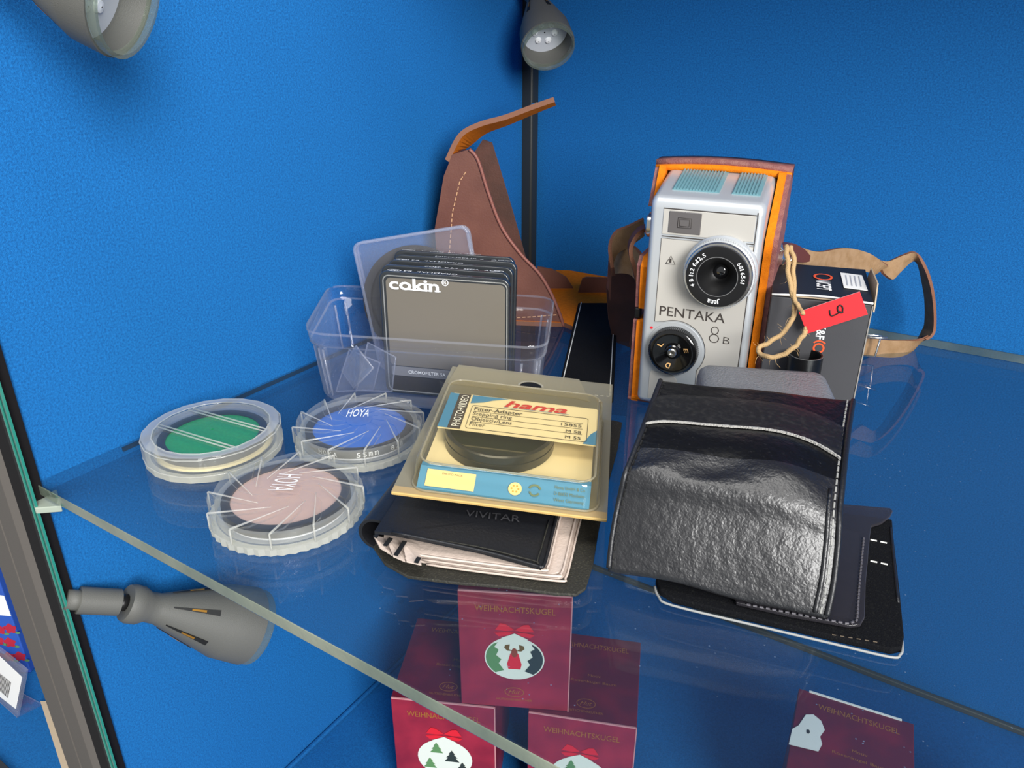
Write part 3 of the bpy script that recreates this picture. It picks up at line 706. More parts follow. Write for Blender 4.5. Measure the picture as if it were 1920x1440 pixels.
# ================================================================== MOVIE CAMERA IN ITS LEATHER HALF
def movie_camera():
    d = Vector((.9863, .1649, 0)); n = Vector((-.1649, .9863, 0))
    o = P(1192, 752, .003)
    M = Matrix((d, n, Z)).transposed().to_4x4(); M.translation = o
    t = thing('movie_camera', 'silver vintage movie camera with a round lens and a black dial, standing upright', 'camera', M=M)
    Wc, Hc, Dc = .0512, .110, .038
    # body: side profile pushed across, with a rounded top front
    prof = []
    for i in range(7):
        a = math.radians(90*i/6); prof.append((.0085-.0085*math.sin(math.pi/2-a) if False else .0085*(1-math.cos(a)), .1035+.0065*math.sin(a)))
    prof = [(0, 0)]+[(.006*(1-math.cos(math.radians(q))), .0990+.0060*math.sin(math.radians(q))) for q in range(0, 80, 12)]+[(.0068, .1052), (Dc, .1132), (Dc, 0)]
    slp = math.atan2(.0080, Dc-.0068)
    N = len(prof); v = [(0, a, b) for a, b in prof]+[(Wc, a, b) for a, b in prof]
    f = [tuple(range(N))[::-1] if False else tuple(range(N)), tuple(range(N, 2*N))[::-1]]+[(i, i+N, (i+1) % N+N, (i+1) % N) for i in range(N)]
    b = mesh('camera_body', v, f, silver, t); bevel(b, .0032, 4, 50)
    fx, fz = X, Z
    # face plates (slightly proud)
    prism('face_plate', [Vector((a, 0, c)) for a, c in ((.0065, .0875), (.0475, .0875), (.0475, .0990), (.0065, .0990))], (0, -.0004, 0), silver2, t, bev=.0002)
    lower = [(.0065, .002), (.0480, .002), (.0480, .0855), (.0065, .0855), (.0065, .0455), (.010, .0455)]
    dc = (.0172, .0315); arcp = [(dc[0]+.0149*math.cos(math.radians(q)), dc[1]+.0149*math.sin(math.radians(q))) for q in range(-38, 121, 8)]
    pl = [(.0480, .004), (.0480, .0855), (.0065, .0855), (.0065, .0445)]+arcp[::-1]+[(.0290, .004)]
    prism('face_plate', [Vector((a, 0, c)) for a, c in pl], (0, -.0003, 0), silver2, t)
    edge = [Vector((a, -.0003, c)) for a, c in pl]; tube('face_groove', edge+[edge[0]], .00012, ink, t, 4)
    prism('battery_door', [Vector((a, 0, c)) for a, c in ((.0060, .003), (.0200, .003), (.0200, .0150), (.0180, .0175), (.0070, .0185), (.0060, .0175))], (0, -.0003, 0), silver2, t, bev=.0002)
    for a, z_ in ((.0065, .0865), (.0065, .0993)):
        box('face_groove', a, .0478, -.0003, .0001, z_-.0002, z_+.0002, ink, t)
    box('face_groove', .0480, .0483, -.0003, .0001, .003, .1005, ink, t)
    # viewfinder
    w = box('viewfinder', .0092, .0240, -.0008, .001, .0884, .0984, mat('viewfinder_glass', '#5a5655', .12, coat=1), t, bev=.0004)
    for k, (a, c, e) in enumerate(((.0135, .0912, .0062), (.0144, .0919, .0044))):
        hh = e*.72
        fr = [Vector((q[0], -.0009, q[1])) for q in ((a, c), (a+e, c), (a+e, c+hh), (a, c+hh), (a, c))]
        tube('finder_mark', fr, .00013, ink, t, 4)
    # triangle mark
    tri = [Vector((a, -.0004, c)) for a, c in ((.0095, .0737), (.0139, .0737), (.0117, .0776), (.0095, .0737))]
    tube('triangle_mark', tri, .00016, ink, t, 4)
    text('triangle_mark', '1', (.0111, -.0003, .0743), X, Z, .0010, .0020, ink, t)
    # lens
    cx, cz = .0351, .0730
    ML = Matrix.Translation((cx, 0, cz)) @ Matrix.Rotation(math.radians(90), 4, 'X')
    lathe('lens_mount', [(.0166, 0), (.0166, .0022), (.0160, .0030), (.0152, .0032)], silver, t, 64, M=ML)
    lathe('lens_ring', [(.0152, .0030), (.0152, .0085), (.0147, .0092), (.0141, .0092), (.0141, .0100), (.0138, .0104)], chrome, t, 96, M=ML)
    v = []; f = []; K = 90
    for i in range(K):
        a = 2*math.pi*i/K; a2 = a+math.pi/K
        for (aa, r) in ((a, .0160), (a2, .0155)):
            for zz in (.0045, .0074): v.append(ML @ Vector((r*math.cos(aa), r*math.sin(aa), zz)))
    L = len(v)
    for i in range(2*K): f.append((2*i, 2*i+1, (2*i+3) % L, (2*i+2) % L))
    mesh('knurled_ring', v, f, silver, t)
    lathe('knurl_shoulder', [(.0152, .0044), (.0158, .0045), (.0158, .0074), (.0152, .0076)], silver, t, 64, M=ML)
    lathe('lens_front', [(.0139, .0098), (.0138, .0112), (.0132, .0113), (.0092, .0108), (.0090, .0108)], blackmt, t, 72, M=ML)
    lathe('lens_cone', [(.0090, .0108), (.0086, .0102), (.0046, .0022), (.0034, .0012), (.0001, .0012)], mat('lens_cone_black', '#0b0b0c', .42), t, 72, M=ML)
    lathe('lens_glass', [(.0034, .0014), (.0026, .0020), (.0014, .0024), (.0002, .0025)], lensgl, t, 32, M=ML)
    ringpr('lens_line', cx, cz, .0090, .0003, (0, -.0108, 0), X, Z, mat('grey_line', '#6a6a6a', .4), t)
    def arc(s, r, a0, a1, hh, wch, m, zz, out=True, c=(cx, cz)):
        for i, ch in enumerate(s):
            if ch == ' ': continue
            a = math.radians(a0+(a1-a0)*i/max(len(s)-1, 1)); er = Vector((math.cos(a), 0, math.sin(a))); et = Vector((math.sin(a), 0, -math.cos(a)))
            p = Vector((c[0], -zz, c[1]))+er*(r-hh/2)-et*wch/2
            w_ = wch*(.45 if ch in '1:,' else 1)
            text('lens_lettering', ch, p, et, er, w_, hh*{'=': .45, ',': .25, ':': .7}.get(ch, 1), m, t, .01)
    arc('4 B 1:2 f=12,5', .0114, 205, 125, .0018, .0012, wink, .0116)
    arc('6816561', .0114, 38, -8, .0018, .0011, wink, .0116)
    arc('Jena', .0114, 280, 258, .0017, .0012, wink, .0116)
    # lettering: drawn thin like the engraving
    text('name_lettering', 'PENTAKA', (.0085, -.0003, .0482), X, Z, .0310, .0046, ink, t, bold=.004)
    ringpr('name_figure', .0355, .0400, .00215, .0004, (0, -.0003, 0), X, Z, ink, t, ry=.0020)
    ringpr('name_figure', .0355, .0440, .00165, .0004, (0, -.0003, 0), X, Z, ink, t, ry=.0018)
    text('name_figure', 'B', (.0398, -.0003, .0381), X, Z, .0030, .0034, ink, t, bold=-.01)
    flat('red_dot', circ(.0052, .0410, .0007, n=12), (0, 0, 0), X, Z, red, t, lift=.0003)
    # dial
    cx, cz = .0172, .0315
    ML = Matrix.Translation((cx, 0, cz)) @ Matrix.Rotation(math.radians(90), 4, 'X')
    lathe('dial_plate', [(.0136, 0), (.0136, .0004), (.0002, .0004)], silver, t, 64, M=ML, cap1=True)
    K = 80; v = []; f = []
    for i in range(2*K):
        a = math.pi*i/K; r = .0120 if i % 2 else .0116
        for zz, q in ((.0004, 1), (.0045, 1), (.0052, .965)): v.append(ML @ Vector((r*q*math.cos(a), r*q*math.sin(a), zz)))
    for i in range(2*K):
        j = (i+1) % (2*K)
        f += [(3*i, 3*j, 3*j+1, 3*i+1), (3*i+1, 3*j+1, 3*j+2, 3*i+2)]
    mesh('dial_knurl', v, f, blackmt, t)
    lathe('dial', [(.0114, .0052), (.0104, .0058), (.0090, .0058), (.0040, .0032), (.0030, .0032)], blackgl, t, 72, M=ML)
    lathe('dial_hub', [(.0036, .0030), (.0036, .0044), (.0030, .0050), (.0022, .0050)], blackgl, t, 40, M=ML)
    lathe('dial_screw', [(.0022, .0045), (.0022, .0058), (.0018, .0062), (.0010, .0062), (.0008, .0052), (.0001, .0052)], chrome, t, 40, M=ML)
    for ch, a, ro in (('L', 148, 230), ('E', 18, 105), ('D', 258, 180)):
        ar = math.radians(a); er = Vector((math.cos(ar), 0, math.sin(ar))); et = Vector((-math.sin(ar), 0, math.cos(ar)))
        slope = Vector((0, -1, 0)); up_ = (er+Vector((0, -.52, 0))).normalized()
        if ch == 'D': pass
        et = Vector((math.sin(ar), 0, -math.cos(ar)))
        p = Vector((cx, -.0047, cz))+er*.0058-et*.0011
        text('dial_lettering', ch, p, et, up_, .0022, .0026, gold, t, .01)
    # light cells on the sloped top: teal ribbed windows
    for (u0, u1) in ((.0075, .0290), (.0345, .0470)):
        MS = Matrix.Translation((0, .0068, .1052)) @ Matrix.Rotation(slp, 4, 'X')
        def sbox(nm, a0, a1, b0, b1, c0, c1, mm):
            vv, ff = boxv(a0, a1, b0, b1, c0, c1); return mesh(nm, [MS @ Vector(p) for p in vv], ff, mm, t)
        sbox('light_cell', u0, u1, .0030, .0285, 0, .0004, teal)
        k = int((u1-u0)/.0015)
        for i in range(k):
            xx = u0+.0006+i*(u1-u0-.001)/k
            sbox('cell_rib', xx, xx+.0007, .0034, .0281, .0003, .0009, teal)
    # wind knob on the side
    MK = Matrix.Translation((0, .014, .088)) @ Matrix.Rotation(math.radians(-90), 4, 'Y')
    lathe('side_knob', [(.0058, 0), (.0060, .0030), (.0052, .0038), (.0001, .0038)], chrome, t, 40, M=MK)
    return M
MC = movie_camera()
def camera_case(M):
    t = thing('leather_camera_case', 'brown leather case half with an orange lining wrapped around the silver movie camera', 'camera case', M=Matrix.Translation((0, 0, -.003)) @ M)
    x0, x1, yb, zt = -.0040, .0552, .0410, .1165; th = .0022; ln = .0034
    V = lambda *a: Vector(a)
    sideR = [(.010, .0), (.010, .090), (.032, .1165), (yb, .1175), (yb, .0)]
    def wall(name, xa, prof, outm, inm, sx):
        prism(name, [V(xa, a, b) for a, b in prof], (sx*th, 0, 0), outm, t, side=purple)
        prism('lining', [V(xa, a-(.0016 if a < .035 else 0), b) for a, b in prof], (-sx*ln, 0, 0), inm, t)
    wall('side_panel', x1, sideR, purple, orange, 1)
    wall('side_panel', x0, [(.008, .0), (.008, .0440), (yb, .0440), (yb, 0)], purple, orange, -1)
    wall('side_panel', x0, [(.010, .0500), (.008, .0720), (.012, .0760), (yb, .0760), (yb, .0500)], purple, orange, -1)
    wall('side_panel', x0, [(.022, .098), (.032, .1165), (yb, .1175), (yb, .098)], purple, orange, -1)
    for z_ in (.0440, ): box('snap', x0-.002, x0+.0008, .0085, .013, z_+.0005, z_+.0058, blackmt, t, bev=.0006)
    prism('back_panel', [V(a, yb, b) for a, b in ((x0-th, 0), (x1+th, 0), (x1+th, zt+.001), (x0-th, zt+.001))], (0, th, 0), brown, t, side=purple)
    box('lining', x0, x1, yb-.0015, yb, .001, zt-.001, orange, t)
    # top band with a soft bow
    ring = []
    for i in range(9):
        s = i/8; xx = x0-th+(x1-x0+2*th)*s; zz = zt+.0016*math.sin(math.pi*s)
        ring.append([V(xx, .032, zz-.0005), V(xx, yb+th, zz-.0005), V(xx, yb+th, zz+.0024), V(xx, .032, zz+.0024)])
    loft('top_panel', ring, purple, t, cap0=True, cap1=True)
    ring = [[p-V(0, .0006, 0)-V(0, 0, .0024) if j in (0, 3) else p-V(0, 0, .0024) for j, p in enumerate(r)] for r in ring]
    loft('lining', ring, orange, t, cap0=True, cap1=True)
    box('bottom_panel', x0-th, x1+th, .0065, yb, .0, .0016, purple, t, bev=.0005)
    box('lining', x0, x1, .0060, yb, .0014, .0030, orange, t)
    # curled strap loops behind the left side
    def wp(px, py, h): return M.inverted() @ PD(px, py, h)
    ribbon('strap_loop', [wp(1185, 640, .395), wp(1200, 560, .392), wp(1192, 500, .39), wp(1182, 455, .39), wp(1196, 425, .392), wp(1215, 415, .40)], [V(.003, -.008, 0)]*6, .002, browndk, t, 6, inner=tan)
    ribbon('strap_loop', [wp(1150, 500, .42), wp(1146, 470, .42), wp(1156, 445, .42), wp(1180, 432, .42), wp(1208, 415, .42)], [V(0, -.004, .006), V(0, -.006, .012), V(0, -.006, .013), V(0, -.005, .012), V(0, -.004, .010)], .002, brown, t, 6, inner=tan)
    ribbon('strap_loop', [wp(1146, 530, .43), wp(1143, 505, .43), wp(1150, 480, .43), wp(1185, 478, .42), wp(1205, 500, .41)], [V(0, 0, .016)]*5, .002, brown, t, 6, inner=tan)
    MK = Matrix.Translation((x1+th, .026, .078)) @ Matrix.Rotation(math.radians(90), 4, 'Y')
    lathe('strap_ring', [(.003, 0), (.0035, .002), (.002, .003), (.0001, .003)], chrome, t, 24, M=MK)
camera_case(MC)

# ================================================================== STRAP OF THE CASE, BEHIND THE CARTON
def strap():
    t = thing('leather_strap', 'tan leather carrying strap looping behind the black carton to the blue back wall', 'strap', P(1690, 655, 0))
    def q(px, py, y): return PV(px, py, (0, y, 0), Y)
    c = [q(1462, 478, -.148), q(1490, 482, -.130), q(1530, 492, -.11), q(1580, 486, -.085), q(1625, 492, -.065), q(1652, 506, -.055)]
    w = [Z*.009+X*.003, Z*.011, Z*.0115, Z*.0125, Z*.0105, Z*.006+X*.006]
    ribbon('strap_band', c, w, .0016, strapin, t, 8, inner=tan)
    c = [q(1650, 500, -.056), q(1668, 507, -.050), q(1690, 494, -.044), q(1712, 482, -.038), q(1728, 497, -.034), q(1738, 530, -.030), q(1744, 570, -.027), q(1744, 610, -.025), q(1738, 626, -.0265), q(1728, 638, -.029)]
    wf = Vector((.006, -.010, 0))
    w = [Z*.007-X*.004, Z*.010-X*.004, Z*.010, Z*.006+wf*.3, wf*.8, wf, wf, wf+Z*.001, wf+Z*.002, wf*.8+Z*.005]
    ribbon('strap_band', c, w, .0016, strapin, t, 8, inner=tan)
    c = [q(1733, 632, -.028), q(1718, 646, -.031), q(1690, 653, -.037), q(1655, 653, -.045), q(1620, 647, -.058), q(1590, 644, -.07)]
    w = [wf*.8+Z*.005, wf*.4+Z*.008, Z*.0105, Z*.011, Z*.011, Z*.011]
    ribbon('strap_band', c, w, .0016, tan, t, 8, inner=strapin)
    # leather tab over the swivel hook
    c = [q(1462, 466, -.150), q(1478, 470, -.14), q(1500, 478, -.128), q(1514, 484, -.121)]
    ribbon('strap_tab', c, [Z*.004, Z*.008, Z*.007, Z*.003], .003, mat('glossy_brown_tab', '#5e3020', .4), t, 6)
    tube('swivel_hook', catmull([q(1446, 458, -.152), q(1452, 456, -.152), q(1462, 468, -.151), q(1472, 482, -.150), q(1478, 488, -.149)], 5), lambda s: .0021+.0006*math.sin(20*s), chrome, t, 10)
    # buckle at the end of the strap
    b = q(1632, 646, -.060); nn = Vector((.95, .3, 0)).normalized()
    pts = [b+nn*a+Z*c_ for a, c_ in ((-.006, -.0065), (.003, -.0065), (.004, .0065), (-.006, .0065), (-.006, -.0065))]
    tube('buckle', [p-F0*.0015 for p in pts], .0007, chrome, t, 8)
    c = [q(1600, 633, -.064), q(1630, 632, -.0635), q(1664, 634, -.063)]; tube('buckle_bar', c, .0009, chrome, t, 8)
strap()

# ================================================================== BLACK CARTON
def carton():
    br = P(1594, 838, 0); n0 = None
    tl, tr = P(1447, 553, .0675), P(1637, 570, .0675)
    d = (tr-tl); d.z = 0; Wd = d.length; d.normalize(); n = Vector((-d.y, d.x, 0))
    o = Vector((tr.x, tr.y, 0))-d*Wd; H = .0675; D = .043
    M = Matrix((d, n, Z)).transposed().to_4x4(); M.translation = o
    t = thing('filter_carton', 'black upright carton with a white and orange brand name and a price label', 'box', M=M)
    box('carton', 0, Wd, 0, D, .0003, H-.0006, kfgrey, t, bev=.0005)
    # slightly sprung lid with white cut edges
    v = [(0, 0, H), (Wd, 0, H), (Wd, D, H+.003), (0, D, H+.003)]
    prism('lid_flap', [Vector(q) for q in v], (0, 0, .0007), kfblk, t, side=kraft)
    tube('cut_edge', catmull([Vector((0, -.0003, H+.0004)), Vector((Wd*.5, -.0006, H+.0016)), Vector((Wd, -.0003, H+.0002))], 8), .0005, paper, t, 6)
    prism('side_flap', [Vector(q) for q in ((Wd+.0008, .001, H-.004), (Wd+.0008, D-.001, H-.004), (Wd+.0018, D-.004, H+.0055), (Wd+.0018, .012, H+.006), (Wd+.0008, .002, H+.001))], (.0006, 0, 0), kraft, t)
    box('cut_edge', Wd-.0002, Wd+.0003, -.0004, .0001, .0, H-.001, mat('carton_worn_edge', '#8a8680', .7), t)
    # front print, reading downwards
    x, y = -Z, X
    uc = Wd-.0190
    text('brand_lettering', 'K&F', (uc-.0018, 0, .0560), x, y, .0072, .0036, wink, t, bold=.02)
    ringpr('brand_emblem', uc+.0002, .0445, .0021, .0008, (0, 0, 0), X, Z, kforange, t)
    ringpr('brand_emblem', uc+.0002, .0448, .0032, .0007, (0, 0, 0), X, Z, kforange, t, a0=40, a1=140)
    text('brand_lettering', 'NCEPT', (uc-.0018, 0, .0412), x, y, .0120, .0036, wink, t, bold=.02)
    # lid print
    zt = H+.0008; sl = Vector((0, 1, .07)).normalized(); lo = Vector((0, 0, zt+.0002))
    text('brand_lettering', 'NCEPT', lo+X*.0235+sl*.0140, -sl, X, .0125, .0062, wink, t, bold=.02) if False else text('brand_lettering', 'NCEPT', lo+X*.0195+sl*.0215, -sl, X, .0125, .0062, wink, t, bold=.02)
    ringpr('brand_emblem', .0225, .0265, .0038, .0011, lo, X, sl, kforange, t)
    prism('price_label', [lo+X*a+sl*b for a, b in ((.0310, .0145), (.0410, .0130), (.0400, .0330), (.0305, .0345))], (0, 0, .0002), paper, t)
    for k in range(4):
        flat('label_print', [(.0325+k*.0019, .017), (.0330+k*.0019, .017), (.0330+k*.0019, .031), (.0325+k*.0019, .031)], lo+Z*.0002, X, sl, mat('grey_print', '#a9adb5', .6) if k == 0 else MATS['grey_print'], t)
carton()

# ================================================================== RED TAG AND TWINE
def tag():
    c = [Vector(v) for v in ((.2397, -.1085, .0377), (.2669, -.1012, .0518), (.2728, -.1003, .0401), (.2456, -.1075, .0259))]
    k = .815; c = [CAM+(p-CAM)*k for p in c]
    # keep it a plane in front of the carton
    t = thing('price_tag', 'red tag with a handwritten black 9, tied with twine before the black carton', 'tag', c[3])
    x = (c[2]-c[3]).normalized(); y = (c[0]-c[3]); y = (y-x*y.dot(x)).normalized(); n = x.cross(y)
    prism('tag_paper', [c[3], c[2], c[1], c[0]], -n*.0004, tagred, t, side=paper)
    w, h = (c[2]-c[3]).length, (c[0]-c[3]).length
    o = c[3]+n*.0002
    # handwritten figure, lying on its side
    pts = [(.52, .35), (.50, .55), (.52, .65)]
    fig = [(.47, .66), (.455, .50), (.47, .40), (.52, .40), (.585, .43), (.63, .46)]
    loop = [(.585, .47), (.60, .66), (.645, .72), (.675, .62), (.655, .45), (.635, .40), (.60, .50), (.625, .40), (.66, .42)]
    for q in (fig, loop):
        tube('figure_nine', catmull([o+x*(a*w)+y*(b*h) for a, b in q], 6), .00032, black_rub, t, 6)
    # twine
    def q(px, py, h_): return PD(px, py, h_)
    a = [q(1474, 462, .352), q(1476, 480, .348), q(1478, 510, .345), q(1484, 545, .342), q(1490, 568, .340), q(1486, 596, .338), q(1470, 622, .336), q(1445, 640, .334), q(1424, 652, .332), q(1424, 662, .330), q(1445, 670, .326), q(1470, 664, .326), q(1492, 648, .326), q(1506, 628, .327), q(1512, 615, .328)]
    def wob(p, amp, ph): 
        p = catmull(p, 6); return [v+Vector((math.sin(i*.9+ph), math.cos(i*.7+ph), math.sin(i*1.1+ph)))*amp for i, v in enumerate(p)]
    tube('twine', wob(a, .00022, 0), .0011, twine, t, 8)
    b = [q(1482, 462, .352), q(1488, 485, .348), q(1488, 520, .345), q(1490, 560, .340), q(1498, 575, .337), q(1506, 590, .333)]
    tube('twine', wob(b, .00022, 2), .0010, twine, t, 8)
    fz = []
    pa = catmull(a, 6)
    for i in range(46):
        p = random.choice(pa); dd = Vector((random.uniform(-1, 1), random.uniform(-.5, .5), random.uniform(-1, 1))).normalized(); e = dd.orthogonal()*.3
        L = random.uniform(.002, .0055)
        fz.append((p, p+(dd+e)*L*.5, p+(dd+e*.2)*L))
    v = []; f = []
    for p0, p1, p2 in fz:
        k = len(v); s = R_*.00008
        v += [p0-s, p0+s, p1+s, p1-s, p2+s*.5, p2-s*.5]; f += [(k, k+1, k+2, k+3), (k+3, k+2, k+4, k+5)]
    fo = mesh('twine_fuzz', v, f, twine, t); fo['kind'] = 'stuff'
tag()

# ================================================================== SMALL THINGS BEHIND THE POUCH
def small():
    c = P(1511, 665, .043)
    t = thing('lens_tube', 'short black threaded lens tube standing between the twine and the black carton', 'lens', M=Matrix.Translation((c.x, c.y, .0002)))
    R = .0075; h = .043
    prof = [(R*.9, 0), (R*.9, h*.6), (R, h*.62), (R, h*.74), (R*.96, h*.75), (R, h*.77), (R, h), (R*.88, h), (R*.86, h*.88), (R*.3, h*.84), (.0001, h*.84)]
    lathe('lens_barrel', prof, mat('matt_black_barrel', '#0e0e0f', .35), t, 56, cap0=True)
    lathe('bright_rim', [(R*1.0, h*.995), (R*.99, h*1.003), (R*.97, h*1.003)], MATS['grey_line'], t, 56)
    # grey leather case under the pouch
    bl, br = P(1309, 690, .046), P(1556, 707, .046)
    d = (br-bl); Wd = d.length; d.normalize(); n = Vector((-d.y, d.x, 0)); o = Vector((bl.x, bl.y, 0))
    M = Matrix((d, n, Z)).transposed().to_4x4(); M.translation = o
    t = thing('leather_card_case', 'dark grey grained leather case with rounded corners behind the large black pouch', 'case', M=M)
    rg = lambda z, ins: [Vector((a, b, z)) for a, b in rrect(ins, Wd-ins, -.030+ins, .008-ins, .006-min(ins, .003))]
    loft('case_body', [rg(.0003, .001), rg(.004, 0), rg(.0405, 0), rg(.0440, .0009), rg(.0455, .0028), rg(.0460, .006)], greylthr, t, cap0=True, cap1=True)
    c = P(1560, 715, .030)
    t = thing('round_filter', 'small round black filter with a white rim beside the grey leather case', 'filter', c)
    ax = (Vector((.35, -.93, .2))).normalized(); Mm = ax.to_track_quat('Z', 'Y').to_matrix().to_4x4(); Mm.translation = P(1540, 720, .022)+Vector((.0, .004, 0))
    lathe('cap_shell', [(.0001, .0005), (.0092, .0005), (.0098, 0), (.0098, -.003)], blackmt, t, 40, M=Mm)
    lathe('white_rim', [(.0090, .0012), (.0098, .0009), (.0103, 0), (.0103, -.003)], paper, t, 40, M=Mm)
small()

# ================================================================== POUCHES AT THE RIGHT
def pads():
    # lowest: black felt flap, its edge highlight painted as a pale hem
    px = [(1228, 1098), (1236, 1118), (1262, 1134), (1420, 1172), (1560, 1205), (1668, 1230), (1688, 1226), (1692, 1205), (1684, 1120), (1673, 1020), (1670, 985), (1560, 970), (1300, 960)]
    pts = [P(a, b, .0) for a, b in px]
    t = thing('felt_pouch', 'flat black felt pouch with a highlight painted along its hem, lying under the other pouches', 'pouch', P(1460, 1120, 0))
    prism('pouch_body', [p+Z*.0003 for p in pts], (0, 0, .0026), suede, t, bev=.0006)
    hem = catmull([P(a, b, .0014) for a, b in px[:9]], 5)
    tube('hem', [p+Vector((0, -.0004, 0)) for p in hem], .00042, mat('hem_highlight', '#8f908e', .6), t, 8)
    tube('hem', catmull([P(a, b, .0028) for a, b in ((1684, 1130), (1674, 1030), (1670, 990))], 5), .0005, vinyl, t, 8)
    for y0 in (1012, 1052):
        stitches('stitching', [P(1632, y0, .003), P(1674, y0+9, .003)], .0022, .0012, .0006, wthread, t)
    stitches('stitching', [P(1560, 1190, .003), P(1650, 1205, .003)], .0012, .0012, .0003, mat('dull_thread', '#5d5142', .8), t)
    # smoky vinyl sleeve with a notched tab
    px = [(1380, 1135), (1480, 1158), (1592, 1178), (1612, 1176), (1620, 1162), (1622, 1100), (1630, 1010), (1633, 990), (1652, 984), (1668, 972), (1673, 962), (1668, 957), (1560, 948), (1450, 940), (1360, 930)]
    t = thing('vinyl_sleeve', 'smoky translucent vinyl sleeve with a notched tab, under the grained leather pouch', 'sleeve', P(1560, 1060, .003))
    prism('sleeve_sheet', [P(a, b, .0036) for a, b in px], (0, 0, .0012), sleeve, t, bev=.0003)
    prism('sleeve_insert', [P(a, b, .0040) for a, b in ((1380, 1120), (1590, 1160), (1606, 1100), (1612, 1000), (1560, 985), (1400, 960))], (0, 0, .0003), mat('sleeve_insert', '#35353a', .4, var=(300, '#444247', .4, .7)), t)
    st = [P(a, b, .0050) for a, b in ((1400, 1134), (1590, 1170), (1607, 1164), (1611, 1100), (1620, 1005))]
    stitches('welded_seam', st, .0012, .0008, .0007, wthread if False else mat('seam_grey', '#56545a', .5), t)
pads()
def pouch():
    rows = [((1140, 1066), (1552, 1156), .0075), ((1146, 1010), (1564, 1100), .0165), ((1158, 945), (1572, 1030), .0270), ((1172, 890), (1576, 965), .0370), ((1198, 820), (1584, 880), .0445), ((1216, 770), (1592, 810), .0480), ((1237, 714), (1601, 752), .0500)]
    L = [P(a[0], a[1], z) for a, b, z in rows]; Rr = [P(b[0], b[1], z*.93) for a, b, z in rows]
    def S(u, v):
        s = v*(len(rows)-1); i = min(int(s), len(rows)-2); f = s-i
        def cr(A):
            a, b, c, d = A[max(i-1, 0)], A[i], A[i+1], A[min(i+2, len(A)-1)]
            return .5*((2*b)+(c-a)*f+(2*a-5*b+4*c-d)*f*f+(3*b-a-3*c+d)*f**3)
        p = cr(L)*(1-u)+cr(Rr)*u
        puff = .0050*math.sin(math.pi*u)**.7*math.sin(math.pi*min(v*1.2+.05, 1))**.8
        fold = .0016*math.exp(-((v-.48-.10*math.sin(u*2.6))/.05)**2)*math.sin(u*9+1)+.0011*math.sin(u*7+v*4)*math.sin(math.pi*u)*(1-v*.6)
        p = p+Z*(puff+fold)
        return p
    NU, NV = 60, 70
    t = thing('leather_pouch', 'large grained black leather pouch with a torn pale lip, leaning on the grey case', 'pouch', P(1350, 1000, 0))
    v = []; f = []; idx = []
    th = .0050
    for j in range(NV+1):
        for i in range(NU+1): v.append(S(i/NU, j/NV))
    off = len(v)
    for j in range(NV+1):
        for i in range(NU+1):
            u, w = i/NU, j/NV; e = min(u, 1-u, w*1.2, (1-w)*1.2)*12; v.append(S(u, w)-Z*(th*min(1, .25+e)) )
    id_ = lambda i, j, b=0: b*off+j*(NU+1)+i
    for j in range(NV):
        for i in range(NU):
            f.append((id_(i, j), id_(i+1, j), id_(i+1, j+1), id_(i, j+1))); idx.append(1 if j > NV*.60 else 0)
            f.append((id_(i, j, 1), id_(i, j+1, 1), id_(i+1, j+1, 1), id_(i+1, j, 1))); idx.append(0)
    for i in range(NU):
        f.append((id_(i, 0, 1), id_(i+1, 0, 1), id_(i+1, 0), id_(i, 0))); idx.append(0)
        f.append((id_(i, NV), id_(i+1, NV), id_(i+1, NV, 1), id_(i, NV, 1))); idx.append(0)
    for j in range(NV):
        f.append((id_(0, j), id_(0, j+1), id_(0, j+1, 1), id_(0, j, 1))); idx.append(0)
        f.append((id_(NU, j, 1), id_(NU, j+1, 1), id_(NU, j+1), id_(NU, j))); idx.append(0)
    mesh('pouch_body', v, f, lthr, t, smooth=True, mats=[lthr_shade], idx=idx)
    # torn lip and upper lip line
    def lip(name, fn, wv, lift, m, n=50, jag=0):
        v = []; f = []
        for i in range(n+1):
            u = .01+.965*i/n; vv = fn(u); j1 = random.uniform(-jag, jag); j2 = random.uniform(-jag, jag)
            v += [S(u, vv+j1)+Z*.0003, S(u, vv+j1)+Z*lift, S(u, vv+wv+j2)+Z*lift, S(u, vv+wv+.002)+Z*.0003]
        for i in range(n):
            for k in range(3): f.append((4*i+k, 4*i+4+k, 4*i+5+k, 4*i+1+k))
        return mesh(name, v, f, m, t, smooth=False)
    fn = lambda u: .730+.058*(1-math.exp(-u*9))-.012*u-.55*max(u-.55, 0)**2.2
    lip('torn_lip', fn, .0055, .0011, torn, 140, .0016)
    # pocket layer above the lip
    v = []; f = []; n = 40
    up = lambda u: .895+.04*(1-math.exp(-u*9))-.02*u-.6*max(u-.6, 0)**2.2
    for i in range(n+1):
        u = .012+.96*i/n; a, b = fn(u)+.0055, up(u)
        for k in range(7): v.append(S(u, a+(b-a)*k/6)+Z*(.0011 if k < 6 else .0005))
    for i in range(n):
        for k in range(6): f.append((7*i+k, 7*i+7+k, 7*i+8+k, 7*i+1+k))
    mesh('inner_layer', v, f, mat('worn_black_lining', '#101011', .5, bump=('noise', 400, .0003), var=(500, '#2d2c2a', .5, .85)), t, smooth=True)
    # welted side seams
    for u, nm in ((.004, 0), (.996, 1)):
        tube('side_seam', [S(u, j/40)+Z*.0002 for j in range(41)], .0010, vinyl, t, 8)
        uu = .022 if u < .5 else .968
        stitches('stitching', [S(uu, j/60)+Z*.0002 for j in range(0, 61)], .0020, .0011, .0007, mat('black_thread', '#060606', .7) if u < .5 else mat('grey_thread', '#8b8b88', .6), t)
    tube('seam_ridge', [S(.945, j/40)+Z*.0001 for j in range(0, 24)], .0008, lthr, t, 8)
pouch()

